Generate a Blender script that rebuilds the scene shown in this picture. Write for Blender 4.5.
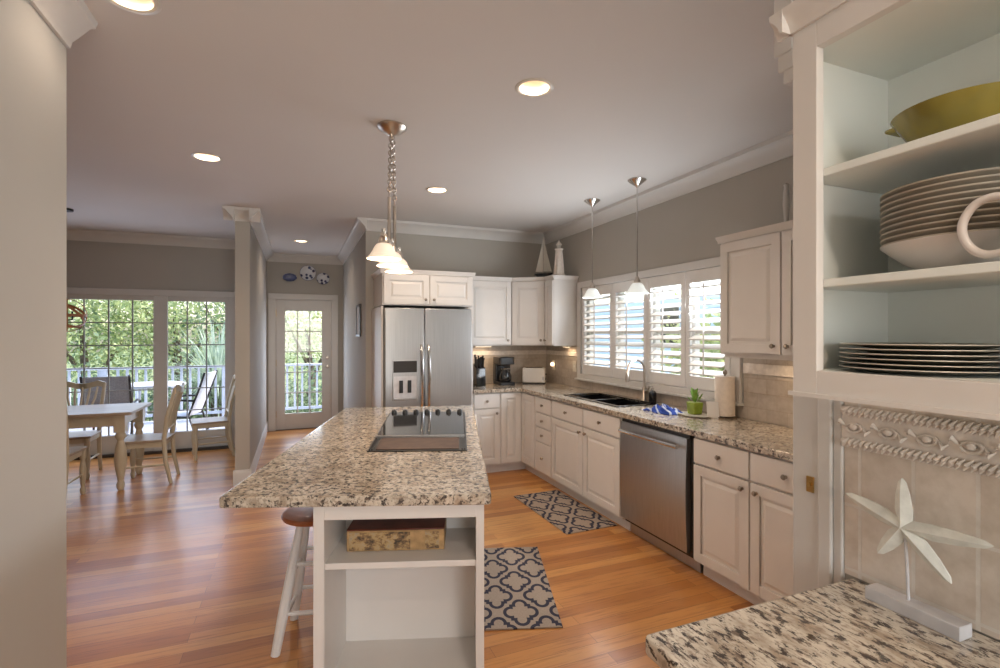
import bpy, math, random
from mathutils import Vector, Matrix
from math import sin, cos, pi, radians as R
for o in list(bpy.data.objects): bpy.data.objects.remove(o)
scn = bpy.context.scene
COL = scn.collection
random.seed(7)

# ------------------------------------------------------------------ camera, sky, sun, exposure
cd = bpy.data.cameras.new('camera'); cam = bpy.data.objects.new('camera', cd); COL.objects.link(cam)
cd.sensor_width = 36; cd.lens = 18.0; cd.clip_start = 0.02; cd.clip_end = 300
cam.location = (0, 0, 1.5); cam.rotation_euler = (R(90), 0, R(-22))
scn.camera = cam
w = bpy.data.worlds.new('sky'); scn.world = w; w.use_nodes = True
wn = w.node_tree.nodes; wl = w.node_tree.links
bg = wn['Background']; sky = wn.new('ShaderNodeTexSky'); sky.sky_type = 'NISHITA'
sky.sun_disc = False; sky.sun_elevation = R(48); sky.sun_rotation = R(80); sky.air_density = 1.1; sky.dust_density = 2.5
wl.new(sky.outputs[0], bg.inputs[0]); bg.inputs[1].default_value = 0.50
sd = bpy.data.lights.new('sun', 'SUN'); sd.energy = 2.3; sd.angle = R(2); sd.color = (1, .95, .86)
so = bpy.data.objects.new('sun', sd); COL.objects.link(so)
so.rotation_euler = Vector((.72, .15, .80)).to_track_quat('Z', 'Y').to_euler()
scn.view_settings.view_transform = 'Standard'; scn.view_settings.look = 'None'
scn.view_settings.gamma = 1; scn.view_settings.use_curve_mapping = False
scn.view_settings.exposure = 0.54
def area(name, loc, target, size, energy, color=(1, 1, 1), sy=None):
    l = bpy.data.lights.new(name, 'AREA'); l.energy = energy; l.color = color; l.size = size
    if sy: l.shape = 'RECTANGLE'; l.size_y = sy
    o = bpy.data.objects.new(name, l); COL.objects.link(o); o.location = loc
    o.rotation_euler = (Vector(loc) - Vector(target)).to_track_quat('Z', 'Y').to_euler()
    o.visible_camera = False
    return o
# added fill lamps just inside the openings, boosting the daylight; unseen by the camera
DAY = (.80, .88, 1.0)
area('kitchen_window_fill', (2.80, 3.55, 1.55), (0.5, 3.4, 2.1), 1.6, 22, (.86, .93, 1.0), .8)
area('dining_window_fill', (-2.1, 7.39, 1.1), (-1.8, 4, .9), 2.4, 17, (.72, .80, 1.0), 1.6)
area('hall_door_fill', (.09, 8.46, 1.05), (.1, 4, 1.0), .5, 7, (.74, .82, 1.0), 1.5)
area('added_rear_fill', (.7, -3.4, 1.6), (.9, 1.5, 1.75), 2.4, 84, (1.0, .97, .94), 1.6)  # added fill from an invented window behind the camera

# ------------------------------------------------------------------ materials
def newmat(name):
    m = bpy.data.materials.new(name); m.use_nodes = True
    nt = m.node_tree; b = nt.nodes['Principled BSDF']
    return m, nt, b
def N(nt, t, **kw):
    n = nt.nodes.new(t)
    for k, v in kw.items(): setattr(n, k, v)
    return n
def ramp(nt, src, stops, interp='LINEAR'):
    r = N(nt, 'ShaderNodeValToRGB'); r.color_ramp.interpolation = interp
    e = r.color_ramp.elements
    while len(e) < len(stops): e.new(0.5)
    for i, (p, c) in enumerate(stops): e[i].position = p; e[i].color = (*c, 1)
    nt.links.new(src, r.inputs[0]); return r.outputs[0]
def coords(nt, scale=(1, 1, 1), rot=(0, 0, 0), kind='Object'):
    tc = N(nt, 'ShaderNodeTexCoord'); mp = N(nt, 'ShaderNodeMapping')
    mp.inputs['Scale'].default_value = scale; mp.inputs['Rotation'].default_value = rot
    nt.links.new(tc.outputs[kind], mp.inputs[0]); return mp.outputs[0]
def noise(nt, vec, scale, detail=3, rough=.5):
    n = N(nt, 'ShaderNodeTexNoise'); n.inputs['Scale'].default_value = scale
    n.inputs['Detail'].default_value = detail; n.inputs['Roughness'].default_value = rough
    nt.links.new(vec, n.inputs['Vector']); return n.outputs['Fac']
def mixc(nt, f, a, b, mode='MIX'):
    m = N(nt, 'ShaderNodeMix', data_type='RGBA', blend_type=mode)
    for s, v in ((0, f), (6, a), (7, b)):
        if isinstance(v, (int, float)): m.inputs[s].default_value = v
        elif isinstance(v, tuple): m.inputs[s].default_value = (*v, 1)
        else: nt.links.new(v, m.inputs[s])
    return m.outputs[2]
def bump(nt, b, h, st=.2, dist=.01):
    n = N(nt, 'ShaderNodeBump'); n.inputs['Strength'].default_value = st; n.inputs['Distance'].default_value = dist
    nt.links.new(h, n.inputs['Height']); nt.links.new(n.outputs[0], b.inputs['Normal'])
def plain(name, col, rough=.5, metal=0, var=.04, scale=6, spec=.5, coat=0):
    m, nt, b = newmat(name)
    v = coords(nt); f = noise(nt, v, scale, 3)
    c = ramp(nt, f, [(.3, tuple(x * (1 - var) for x in col)), (.7, tuple(min(1, x * (1 + var)) for x in col))])
    nt.links.new(c, b.inputs['Base Color']); b.inputs['Roughness'].default_value = rough
    b.inputs['Metallic'].default_value = metal; b.inputs['Specular IOR Level'].default_value = spec
    b.inputs['Coat Weight'].default_value = coat
    return m
M = {}
M['wall'] = plain('greige wall paint', (.455, .43, .385), .8, var=.02, scale=2)
M['wall_light'] = plain('light wall paint', (.47, .46, .43), .8, var=.02, scale=2)
M['ceiling'] = plain('ceiling paint', (.66, .635, .61), .9, var=.02, scale=1)
M['trim'] = plain('white trim paint', (.66, .64, .61), .45, var=.02)
M['cab'] = plain('cream cabinet paint', (.72, .69, .655), .42, var=.02)
M['cab_in'] = plain('cabinet interior paint', (.80, .83, .79), .5, var=.02)
M['chrome'] = plain('chrome', (.75, .74, .72), .16, 1)
M['nickel'] = plain('brushed nickel', (.58, .52, .46), .3, 1)
M['pewter'] = plain('pewter knob', (.33, .28, .23), .35, 1)
M['brass'] = plain('aged brass', (.55, .36, .13), .3, 1)
M['griddle'] = plain('seasoned griddle plate', (.07, .04, .028), .6, var=.3, scale=20)
M['black'] = plain('black plastic', (.015, .015, .016), .35)
M['blackgl'] = plain('black glass', (.012, .013, .015), .06, coat=.6)
M['dark'] = plain('dark recess', (.03, .028, .025), .7)
M['white'] = plain('white plastic', (.80, .78, .75), .35)
M['paper'] = plain('paper towel', (.78, .70, .62), .9, var=.06, scale=40)
M['cork'] = plain('stool seat wood', (.33, .10, .035), .3, var=.25, scale=12, coat=.3)
M['stone'] = plain('grey painted wood', (.58, .57, .58), .7, var=.08, scale=25)
M['star'] = plain('starfish resin', (.70, .70, .64), .75, var=.14, scale=30)
M['olive'] = plain('olive glazed ceramic', (.27, .22, .035), .25, var=.25, scale=9, coat=.4)
M['bowl'] = plain('taupe glazed stoneware', (.25, .22, .175), .3, var=.12, scale=10)
M['plate'] = plain('dark olive stoneware', (.20, .18, .13), .3, var=.2, scale=10)
M['bowlrim'] = plain('worn glazed bowl rim', (.40, .36, .29), .35)
M['rim'] = plain('cream glazed rim', (.62, .58, .50), .3)
M['mug'] = plain('white ceramic', (.72, .68, .65), .25)
M['green'] = plain('green ceramic', (.28, .36, .03), .35, var=.2, scale=20)
M['leafy'] = plain('sprout leaf', (.20, .38, .06), .5, var=.3, scale=30)
M['deck'] = plain('grey painted decking', (.40, .43, .50), .7, var=.1, scale=4)
M['rail'] = plain('white exterior paint', (.64, .67, .74), .5)
M['sail'] = plain('sail cloth', (.62, .58, .50), .8)
M['bronze'] = plain('bronze orb wood', (.48, .21, .09), .45, var=.3, scale=14)
M['siding'] = plain('pale blue siding', (.72, .79, .90), .6)
M['patio'] = plain('patio mesh fabric', (.33, .36, .42), .8, var=.15, scale=60)
M['bark'] = plain('bark', (.14, .10, .07), .9, var=.4, scale=15)
M['grass'] = plain('marsh grass', (.16, .20, .07), .95, var=.4, scale=2)
M['sill'] = plain('dark threshold', (.05, .04, .035), .5)

def wood(name, cols, sc=(1, 1, 1), rough=.35, scale=5):
    m, nt, b = newmat(name); v = coords(nt, sc); f = noise(nt, v, scale, 6, .6)
    nt.links.new(ramp(nt, f, cols), b.inputs['Base Color']); b.inputs['Roughness'].default_value = rough
    return m
M['oakch'] = wood('whitewashed pine', [(.3, (.50, .42, .28)), (.7, (.64, .56, .42))], (1, 1, .3))
M['oaktop'] = wood('waxed pine top', [(.3, (.34, .25, .17)), (.7, (.46, .36, .27))], (.3, 2, 1), .42)
M['darkrail'] = wood('grey muntin paint', [(.3, (.30, .31, .32)), (.7, (.38, .39, .40))])

def m_floor():
    m, nt, b = newmat('oak strip floor')
    v = coords(nt)
    br = N(nt, 'ShaderNodeTexBrick'); br.offset = .37; br.offset_frequency = 2
    br.inputs['Scale'].default_value = 1; br.inputs['Brick Width'].default_value = 1.35; br.inputs['Row Height'].default_value = .083
    br.inputs['Mortar Size'].default_value = .0009; br.inputs['Color1'].default_value = (0, 0, 0, 1); br.inputs['Color2'].default_value = (1, 1, 1, 1)
    br.inputs['Mortar'].default_value = (.3, .3, .3, 1)
    nt.links.new(v, br.inputs['Vector'])
    base = ramp(nt, br.outputs['Color'], [(0, (.44, .17, .040)), (.35, (.56, .24, .062)), (.7, (.66, .31, .090)), (1, (.74, .40, .135))])
    g = noise(nt, coords(nt, (1.1, 16, 1)), 3.2, 7, .65)
    gr = ramp(nt, g, [(.3, (.62, .50, .42)), (.5, (1, 1, 1)), (.75, (1.0, .93, .86))])
    c = mixc(nt, .85, base, gr, 'MULTIPLY')
    big = ramp(nt, noise(nt, coords(nt, (.6, 2.5, 1)), 1.6, 2), [(.35, (.86, .80, .74)), (.65, (1, 1, 1))])
    c = mixc(nt, .7, c, big, 'MULTIPLY')
    c = mixc(nt, br.outputs['Fac'], c, (.20, .08, .03))
    nt.links.new(c, b.inputs['Base Color']); b.inputs['Roughness'].default_value = .34
    b.inputs['Coat Weight'].default_value = .12; b.inputs['Coat Roughness'].default_value = .12
    bump(nt, b, g, .05, .002)
    return m
M['floor'] = m_floor()
def m_granite(name, sc=1.0, stretch=(1, 1, 1), light=(.57, .50, .405), rz=.6):
    m, nt, b = newmat(name)
    v = coords(nt, stretch, (0, 0, rz))
    f1 = noise(nt, v, 48 * sc, 5, .7); f2 = noise(nt, v, 17 * sc, 4, .6); f3 = noise(nt, v, 80 * sc, 3, .6)
    c = ramp(nt, f2, [(.34, (light[0] * .66, light[1] * .60, light[2] * .55)), (.5, light), (.66, (min(1, light[0] * 1.22), light[1] * 1.25, light[2] * 1.28))])
    d = ramp(nt, f1, [(.43, (.0, .0, .0)), (.48, (1, 1, 1))])
    c = mixc(nt, d, (.055, .045, .04), c)
    d2 = ramp(nt, f3, [(.38, (0, 0, 0)), (.5, (1, 1, 1))])
    c2 = mixc(nt, d2, (.26, .20, .155), c)
    c = mixc(nt, .65, c, c2)
    nt.links.new(c, b.inputs['Base Color']); b.inputs['Roughness'].default_value = .14
    b.inputs['Coat Weight'].default_value = .3; b.inputs['Coat Roughness'].default_value = .05
    return m
M['granite'] = m_granite('speckled tan granite', 1.0)
M['granite2'] = m_granite('speckled tan granite near', 1.0, (1.5, .62, 1), (.60, .54, .45), .12)
def m_steel():
    m, nt, b = newmat('brushed stainless')
    f = noise(nt, coords(nt, (60, 60, .8)), 3, 3)
    nt.links.new(ramp(nt, f, [(.3, (.43, .43, .43)), (.7, (.50, .50, .50))]), b.inputs['Base Color'])
    b.inputs['Metallic'].default_value = 1; b.inputs['Roughness'].default_value = .33
    return m
M['steel'] = m_steel()
def m_tile(name, w, h, cols, mort, ms=.003, axis='x', off=.5):
    m, nt, b = newmat(name)
    tc = N(nt, 'ShaderNodeTexCoord'); sep = N(nt, 'ShaderNodeSeparateXYZ'); cmb = N(nt, 'ShaderNodeCombineXYZ')
    nt.links.new(tc.outputs['Object'], sep.inputs[0])
    nt.links.new(sep.outputs[0 if axis == 'x' else 1], cmb.inputs[0]); nt.links.new(sep.outputs[2], cmb.inputs[1])
    br = N(nt, 'ShaderNodeTexBrick'); br.offset = off; br.inputs['Scale'].default_value = 1
    br.inputs['Brick Width'].default_value = w; br.inputs['Row Height'].default_value = h; br.inputs['Mortar Size'].default_value = ms
    br.inputs['Color1'].default_value = (*cols[0], 1); br.inputs['Color2'].default_value = (*cols[1], 1); br.inputs['Mortar'].default_value = (*mort, 1)
    nt.links.new(cmb.outputs[0], br.inputs['Vector'])
    f = noise(nt, tc.outputs['Object'], 22, 5, .6)
    c = mixc(nt, .6, br.outputs['Color'], ramp(nt, f, [(.3, (.72, .68, .62)), (.6, (1, 1, 1))]), 'MULTIPLY')
    nt.links.new(c, b.inputs['Base Color']); b.inputs['Roughness'].default_value = .5
    inv = N(nt, 'ShaderNodeMath', operation='SUBTRACT'); inv.inputs[0].default_value = 1; nt.links.new(br.outputs['Fac'], inv.inputs[1])
    bump(nt, b, inv.outputs[0], .5, .003)
    return m
TC = ((.56, .50, .435), (.47, .415, .36))
M['tile_x'] = m_tile('tumbled travertine tile back', .15, .10, TC, (.46, .39, .32), axis='x')
M['tile_y'] = m_tile('tumbled travertine tile side', .15, .10, TC, (.46, .39, .32), axis='y')
M['tile_near'] = m_tile('tumbled travertine tile near', .112, .155, ((.76, .68, .60), (.68, .60, .52)), (.78, .73, .67), .004, 'y', 0)
M['frieze'] = plain('carved stone frieze', (.74, .68, .62), .7, var=.12, scale=30)

def m_glass():
    m = bpy.data.materials.new('window glass'); m.use_nodes = True; nt = m.node_tree
    nt.nodes.remove(nt.nodes['Principled BSDF'])
    t = N(nt, 'ShaderNodeBsdfTransparent'); g = N(nt, 'ShaderNodeBsdfGlossy'); g.inputs['Roughness'].default_value = .02
    lw = N(nt, 'ShaderNodeLayerWeight'); pw = N(nt, 'ShaderNodeMath', operation='POWER'); pw.inputs[1].default_value = 4; nt.links.new(lw.outputs['Facing'], pw.inputs[0])
    fr = N(nt, 'ShaderNodeMath', operation='MULTIPLY_ADD'); fr.inputs[1].default_value = .4; fr.inputs[2].default_value = .03; nt.links.new(pw.outputs[0], fr.inputs[0])
    mx = N(nt, 'ShaderNodeMixShader')
    nt.links.new(fr.outputs[0], mx.inputs[0]); nt.links.new(t.outputs[0], mx.inputs[1]); nt.links.new(g.outputs[0], mx.inputs[2])
    nt.links.new(mx.outputs[0], nt.nodes['Material Output'].inputs[0]); return m
M['glass'] = m_glass()
def m_emit(name, col, st, base=(.8, .75, .68)):
    m, nt, b = newmat(name); b.inputs['Base Color'].default_value = (*base, 1)
    b.inputs['Emission Color'].default_value = (*col, 1); b.inputs['Emission Strength'].default_value = st
    b.inputs['Roughness'].default_value = .4
    return m
M['shade_on'] = m_emit('lit alabaster glass', (1, .74, .52), .30)
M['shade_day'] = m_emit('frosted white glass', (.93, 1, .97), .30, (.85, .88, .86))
M['bulb'] = m_emit('lit bulb', (1, .80, .58), 1.5)
M['puck'] = m_emit('lit under cabinet lamp', (1, .72, .45), 3)
M['canlens'] = m_emit('recessed lamp', (1, .84, .66), 1.6)
M['canref'] = plain('cream can reflector', (.72, .60, .48), .4)
def m_leaf(name, a, b_):
    m, nt, b = newmat(name); f = noise(nt, coords(nt), 3.5, 4)
    c = ramp(nt, f, [(.3, a), (.7, b_)])
    nt.links.new(c, b.inputs['Base Color']); b.inputs['Roughness'].default_value = .55
    tr = N(nt, 'ShaderNodeBsdfTranslucent'); nt.links.new(c, tr.inputs[0])
    mx = N(nt, 'ShaderNodeMixShader'); mx.inputs[0].default_value = .35
    nt.links.new(b.outputs[0], mx.inputs[1]); nt.links.new(tr.outputs[0], mx.inputs[2]); nt.links.new(mx.outputs[0], nt.nodes['Material Output'].inputs[0])
    return m
M['leaf1'] = m_leaf('bright green leaves', (.26, .36, .14), (.62, .64, .32))
M['leaf2'] = m_leaf('deep green leaves', (.13, .21, .12), (.36, .44, .27))
M['leaf3'] = m_leaf('pale palm leaves', (.32, .42, .32), (.62, .70, .56))
def m_rug():
    m, nt, b = newmat('trellis rug weave')
    tc = N(nt, 'ShaderNodeTexCoord'); sp = N(nt, 'ShaderNodeSeparateXYZ'); nt.links.new(tc.outputs['Object'], sp.inputs[0])
    L = nt.links
    def ma(op, a, c=None):
        n = N(nt, 'ShaderNodeMath', operation=op)
        for i, v in enumerate((a, c)):
            if v is None: continue
            if isinstance(v, (int, float)): n.inputs[i].default_value = v
            else: L.new(v, n.inputs[i])
        return n.outputs[0]
    PX, PY = .25, .335
    def lattice(off):
        x = ma('ABSOLUTE', ma('SUBTRACT', ma('FRACT', ma('ADD', ma('DIVIDE', sp.outputs[0], PX), off + 10)), .5))
        y = ma('ABSOLUTE', ma('SUBTRACT', ma('FRACT', ma('ADD', ma('DIVIDE', sp.outputs[1], PY), off + 10)), .5))
        def circ(cx, cy, r):
            dx = ma('SUBTRACT', x, cx); dy = ma('SUBTRACT', y, cy)
            return ma('SUBTRACT', ma('SQRT', ma('ADD', ma('MULTIPLY', dx, dx), ma('MULTIPLY', dy, dy))), r)
        bx = ma('SUBTRACT', ma('MAXIMUM', x, y), .215)
        return ma('MINIMUM', bx, ma('MINIMUM', circ(.21, 0, .155), circ(0, .21, .155)))
    s = ma('MINIMUM', lattice(0), lattice(.5))
    d = ma('ABSOLUTE', ma('SUBTRACT', s, -.018))
    line = ma('LESS_THAN', d, .036)
    wv = noise(nt, tc.outputs['Object'], 220, 2)
    base = ramp(nt, wv, [(.3, (.33, .27, .22)), (.7, (.45, .37, .30))])
    out = mixc(nt, line, base, (.035, .035, .06))
    L.new(out, b.inputs['Base Color']); b.inputs['Roughness'].default_value = .95
    return m
M['rug'] = m_rug()
def m_box():
    m, nt, b = newmat('vintage print box')
    v = coords(nt, (1, 1, 1.4)); f = noise(nt, v, 26, 6, .7)
    c = ramp(nt, f, [(.38, (.04, .03, .02)), (.47, (.22, .13, .06)), (.54, (.42, .28, .12)), (.64, (.38, .30, .20)), (.72, (.16, .18, .14))])
    nt.links.new(c, b.inputs['Base Color']); b.inputs['Roughness'].default_value = .6; return m
M['vbox'] = m_box()
M['tanpaper'] = plain('tan printed card', (.40, .25, .11), .6, var=.3, scale=30)
M['boxlid'] = plain('dark red lid', (.10, .025, .015), .45, var=.5, scale=9)
def m_bluewhite():
    m, nt, b = newmat('blue and white transferware')
    f = noise(nt, coords(nt), 34, 1)
    nt.links.new(ramp(nt, f, [(.40, (.03, .04, .13)), (.46, (.62, .63, .66))]), b.inputs['Base Color']); b.inputs['Roughness'].default_value = .3
    return m
M['bluewhite'] = m_bluewhite()
def m_dots():
    m, nt, b = newmat('white plate with navy spots')
    vo = N(nt, 'ShaderNodeTexVoronoi'); vo.inputs['Scale'].default_value = 13; nt.links.new(coords(nt), vo.inputs['Vector'])
    nt.links.new(ramp(nt, vo.outputs['Distance'], [(.25, (.03, .04, .12)), (.33, (.66, .67, .70))]), b.inputs['Base Color']); b.inputs['Roughness'].default_value = .3
    return m
M['bluedot'] = m_dots()
M['bluepl'] = plain('navy ceramic', (.10, .12, .24), .3, var=.4, scale=25)
def m_towel():
    m, nt, b = newmat('blue striped towel')
    wv = N(nt, 'ShaderNodeTexWave'); wv.inputs['Scale'].default_value = 6; wv.inputs['Distortion'].default_value = 7
    nt.links.new(coords(nt, rot=(.5, .3, .8)), wv.inputs['Vector'])
    nt.links.new(ramp(nt, wv.outputs['Fac'], [(.55, (.02, .06, .34)), (.75, (.05, .12, .45)), (.9, (.6, .66, .8))]), b.inputs['Base Color']); b.inputs['Roughness'].default_value = .95
    return m
M['towel'] = m_towel()

# ------------------------------------------------------------------ mesh helpers
def root_inv(p):
    if p is None: return Matrix.Identity(4)
    m = Matrix.LocRotScale(p.location, p.rotation_euler, p.scale)
    return (m.inverted() if p.parent is None else m.inverted() @ root_inv(p.parent))
class MB:
    def __init__(s): s.v = []; s.f = []
    def add(s, vs, fs):
        n = len(s.v); s.v += [tuple(q) for q in vs]; s.f += [tuple(i + n for i in f) for f in fs]; return s
    def box(s, x0, x1, y0, y1, z0, z1):
        return s.add([(x, y, z) for z in (z0, z1) for y in (y0, y1) for x in (x0, x1)],
                     [(0, 2, 3, 1), (4, 5, 7, 6), (0, 1, 5, 4), (2, 6, 7, 3), (0, 4, 6, 2), (1, 3, 7, 5)])
    def obox(s, c, sx, sy, sz, rot):
        m = Matrix.Translation(c) @ rot.to_4x4()
        vs = [m @ Vector((x, y, z)) for z in (-sz / 2, sz / 2) for y in (-sy / 2, sy / 2) for x in (-sx / 2, sx / 2)]
        return s.add(vs, [(0, 2, 3, 1), (4, 5, 7, 6), (0, 1, 5, 4), (2, 6, 7, 3), (0, 4, 6, 2), (1, 3, 7, 5)])
    def hexa(s, bot, top):
        n = len(bot); return s.add(list(bot) + list(top), [tuple(range(n))[::-1], tuple(range(n, 2 * n))] + [(i, (i + 1) % n, n + (i + 1) % n, n + i) for i in range(n)])
    def prism(s, pts, z0, z1): return s.hexa([(x, y, z0) for x, y in pts], [(x, y, z1) for x, y in pts])
    def sweep(s, prof, p0, p1, nrm):      # profile (out, z) extruded along p0 to p1; nrm points into the room
        p0 = Vector((*p0, 0)); p1 = Vector((*p1, 0)); n = Vector((*nrm, 0))
        return s.hexa([p0 + n * a + Vector((0, 0, z)) for a, z in prof], [p1 + n * a + Vector((0, 0, z)) for a, z in prof])
    def lathe(s, prof, c=(0, 0, 0), seg=24, axis='Z', sx=1, sy=1):
        vs = []; fs = []; k = len(prof)
        for i in range(seg):
            t = 2 * pi * i / seg
            for r, h in prof:
                x, y, z = r * cos(t) * sx, r * sin(t) * sy, h
                if axis == 'Y': x, y, z = x, -z, y
                if axis == 'X': x, y, z = z, x, y
                vs.append((c[0] + x, c[1] + y, c[2] + z))
        for i in range(seg):
            j = (i + 1) % seg
            for q in range(k - 1): fs.append((i * k + q, j * k + q, j * k + q + 1, i * k + q + 1))
        if prof[0] == prof[-1]: return s.add(vs, fs)
        if prof[0][0] > 1e-5: fs.append(tuple(i * k for i in range(seg))[::-1])
        if prof[-1][0] > 1e-5: fs.append(tuple(i * k + k - 1 for i in range(seg)))
        return s.add(vs, fs)
    def tube(s, pts, r, seg=10, closed=False):
        pts = [Vector(p) for p in pts]; n = len(pts); vs = []; fs = []
        rr = r if isinstance(r, (list, tuple)) else [r] * n
        up = None
        for i, p in enumerate(pts):
            if closed: d = pts[(i + 1) % n] - pts[i - 1]
            else: d = pts[min(i + 1, n - 1)] - pts[max(i - 1, 0)]
            d.normalize()
            if up is None: up = Vector((0, 0, 1)) if abs(d.z) < .9 else Vector((1, 0, 0))
            a = d.cross(up).normalized(); b2 = a.cross(d).normalized(); up = b2
            for k in range(seg):
                t = 2 * pi * k / seg; vs.append(p + (a * cos(t) + b2 * sin(t)) * rr[i])
        for i in range(n if closed else n - 1):
            j = (i + 1) % n
            for k in range(seg): fs.append((i * seg + k, i * seg + (k + 1) % seg, j * seg + (k + 1) % seg, j * seg + k))
        if not closed: fs += [tuple(range(seg))[::-1], tuple((n - 1) * seg + k for k in range(seg))]
        return s.add(vs, fs)
    def build(s, name, mat, parent=None, bev=0, smooth=True, local=False):
        me = bpy.data.meshes.new(name); me.from_pydata(s.v, [], s.f)
        if parent is not None and not local: me.transform(root_inv(parent))
        me.materials.append(mat if not isinstance(mat, str) else M[mat])
        import bmesh
        bm = bmesh.new(); bm.from_mesh(me)
        bmesh.ops.remove_doubles(bm, verts=bm.verts, dist=1e-6); bmesh.ops.recalc_face_normals(bm, faces=bm.faces); bm.to_mesh(me); bm.free()
        if smooth:
            me.polygons.foreach_set('use_smooth', [True] * len(me.polygons)); me.set_sharp_from_angle(angle=R(35))
        me.update()
        o = bpy.data.objects.new(name, me); COL.objects.link(o)
        if parent is not None: o.parent = parent
        if bev:
            b = o.modifiers.new('bevel', 'BEVEL'); b.width = bev; b.segments = 2; b.limit_method = 'ANGLE'; b.angle_limit = R(40)
        return o
def tag(o, label, cat, group=None, kind=None):
    o['label'] = label; o['category'] = cat
    if group: o['group'] = group
    if kind: o['kind'] = kind
    return o
def thing(name, label, cat, loc=(0, 0, 0), rz=0, group=None):
    o = bpy.data.objects.new(name, None); o.empty_display_size = .05; COL.objects.link(o)
    o.location = loc; o.rotation_euler = (0, 0, rz); return tag(o, label, cat, group)
def struct(name, mb, mat, parent=None, bev=0, smooth=True):
    o = mb.build(name, mat, parent, bev, smooth)
    if parent is None: o['kind'] = 'structure'
    return o
def sempty(name, loc=(0, 0, 0)):
    o = bpy.data.objects.new(name, None); COL.objects.link(o); o.location = loc; o['kind'] = 'structure'; return o
def kids(o): return [c for c in bpy.data.objects if c.parent == o]
def copy_tree(o, parent=None, **kw):
    c = o.copy(); COL.objects.link(c); c.parent = parent
    for ch in kids(o): copy_tree(ch, c)
    return c
B = lambda *a: MB().box(*a)

# ------------------------------------------------------------------ room shell
CH = 2.74
struct('floor', B(-5, 3.05, -3.5, 8.62, -.1, 0), 'floor', smooth=False)
CANS = [(-.575, 2.22), (1.103, 2.27), (-.591, 4.02), (1.11, 4.19), (.037, 7.175), (.4, -.6), (.4, -2.2)]
def ceiling_mesh():
    m = MB(); bands = [(-2.32, -2.08), (-.72, -.48), (2.12, 2.37), (3.90, 4.31), (7.05, 7.30)]
    def rect(x0, x1, y0, y1): m.add([(x0, y0, CH), (x1, y0, CH), (x1, y1, CH), (x0, y1, CH)], [(0, 1, 2, 3)])
    cur = -3.5
    for b0, b1 in bands:
        rect(-5, 3.05, cur, b0); cx = -5
        for px, py in sorted(c for c in CANS if b0 < c[1] < b1):
            x0, x1 = px - .12, px + .12; rect(cx, x0, b0, b1); cx = x1
            if py - .1 > b0 + .02 and b1 - b0 > .3 and py - .12 > b0: rect(x0, x1, b0, py - .115)
            y0 = py - .115 if (b1 - b0 > .3 and py - .12 > b0) else b0
            y1 = b1
            if b1 - b0 > .3 and py + .12 < b1: rect(x0, x1, py + .115, b1); y1 = py + .115
            n = 32; vs = [(px + .076 * cos(2 * pi * i / n), py + .076 * sin(2 * pi * i / n), CH) for i in range(n)]
            for i in range(n):
                a = 2 * pi * i / n; dx, dy = cos(a), sin(a)
                t = min(((x1 - px) / dx if dx > 1e-6 else (x0 - px) / dx if dx < -1e-6 else 9), ((y1 - py) / dy if dy > 1e-6 else (y0 - py) / dy if dy < -1e-6 else 9))
                vs.append((px + dx * t, py + dy * t, CH))
            fs = [(i, (i + 1) % n, n + (i + 1) % n, n + i) for i in range(n)]
            cr = [(x1, y1), (x0, y1), (x0, y0), (x1, y0)]
            for (qx, qy) in cr:
                a = math.atan2(qy - py, qx - px) % (2 * pi); i = int(a / (2 * pi / n)); vs.append((qx, qy, CH)); fs.append((n + i, n + (i + 1) % n, len(vs) - 1))
            m.add(vs, fs)
        rect(cx, 3.05, b0, b1); cur = b1
    rect(-5, 3.05, cur, 8.62)
    m.box(-5, 3.05, -3.5, 8.62, CH + .13, CH + .2)
    return m
struct('ceiling', ceiling_mesh(), 'ceiling', smooth=False)
def wall_hole(name, mat, axis, at, thick, a0, a1, holes):
    mb = MB()
    def bx(p0, p1, z0, z1):
        if p1 - p0 < 1e-4 or z1 - z0 < 1e-4: return
        if axis == 'x': mb.box(p0, p1, at, at + thick, z0, z1)
        else: mb.box(at, at + thick, p0, p1, z0, z1)
    cur = a0
    for h0, h1, z0, z1 in sorted(holes):
        bx(cur, h0, 0, CH); bx(h0, h1, 0, z0); bx(h0, h1, z1, CH); cur = h1
    bx(cur, a1, 0, CH)
    return struct(name, mb, mat, smooth=False)
wall_hole('wall_right', 'wall', 'y', 2.88, .15, -3.5, 5.72, [(2.68, 4.72, 1.07, 2.0)])
wall_hole('wall_back', 'wall', 'x', 5.57, .15, .68, 2.88, [])
wall_hole('wall_hall_right', 'wall', 'y', .68, .12, 5.72, 8.5, [])
wall_hole('wall_hall_left', 'wall', 'y', -.578, .13, 5.57, 8.5, [])
wall_hole('wall_hall_end', 'wall', 'x', 8.5, .12, -.6, .80, [(-.34, .515, 0, 2.055)])
wall_hole('wall_dining_back', 'wall', 'x', 7.45, .12, -4.6, -.578, [(-3.45, -.84, .02, 1.99)])
wall_hole('wall_left', 'wall_light', 'y', -.96, .12, -3.4, 2.45, [])
wall_hole('wall_dining_near', 'wall', 'x', 2.3, .12, -4.6, -.96, [])
wall_hole('wall_dining_left', 'wall', 'y', -4.6, .12, 2.3, 7.57, [])
wall_hole('wall_rear', 'wall_light', 'x', -3.5, .12, -.96, 2.88, [(-.5, 1.9, .8, 2.4)])  # opening behind the camera is added to let sky light in
wall_hole('wall_niche', 'wall', 'y', 1.25, .12, -3.38, .955, [])
wall_hole('wall_kitchen_near', 'wall', 'x', 1.42, .12, 2.05, 2.88, [])

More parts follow.
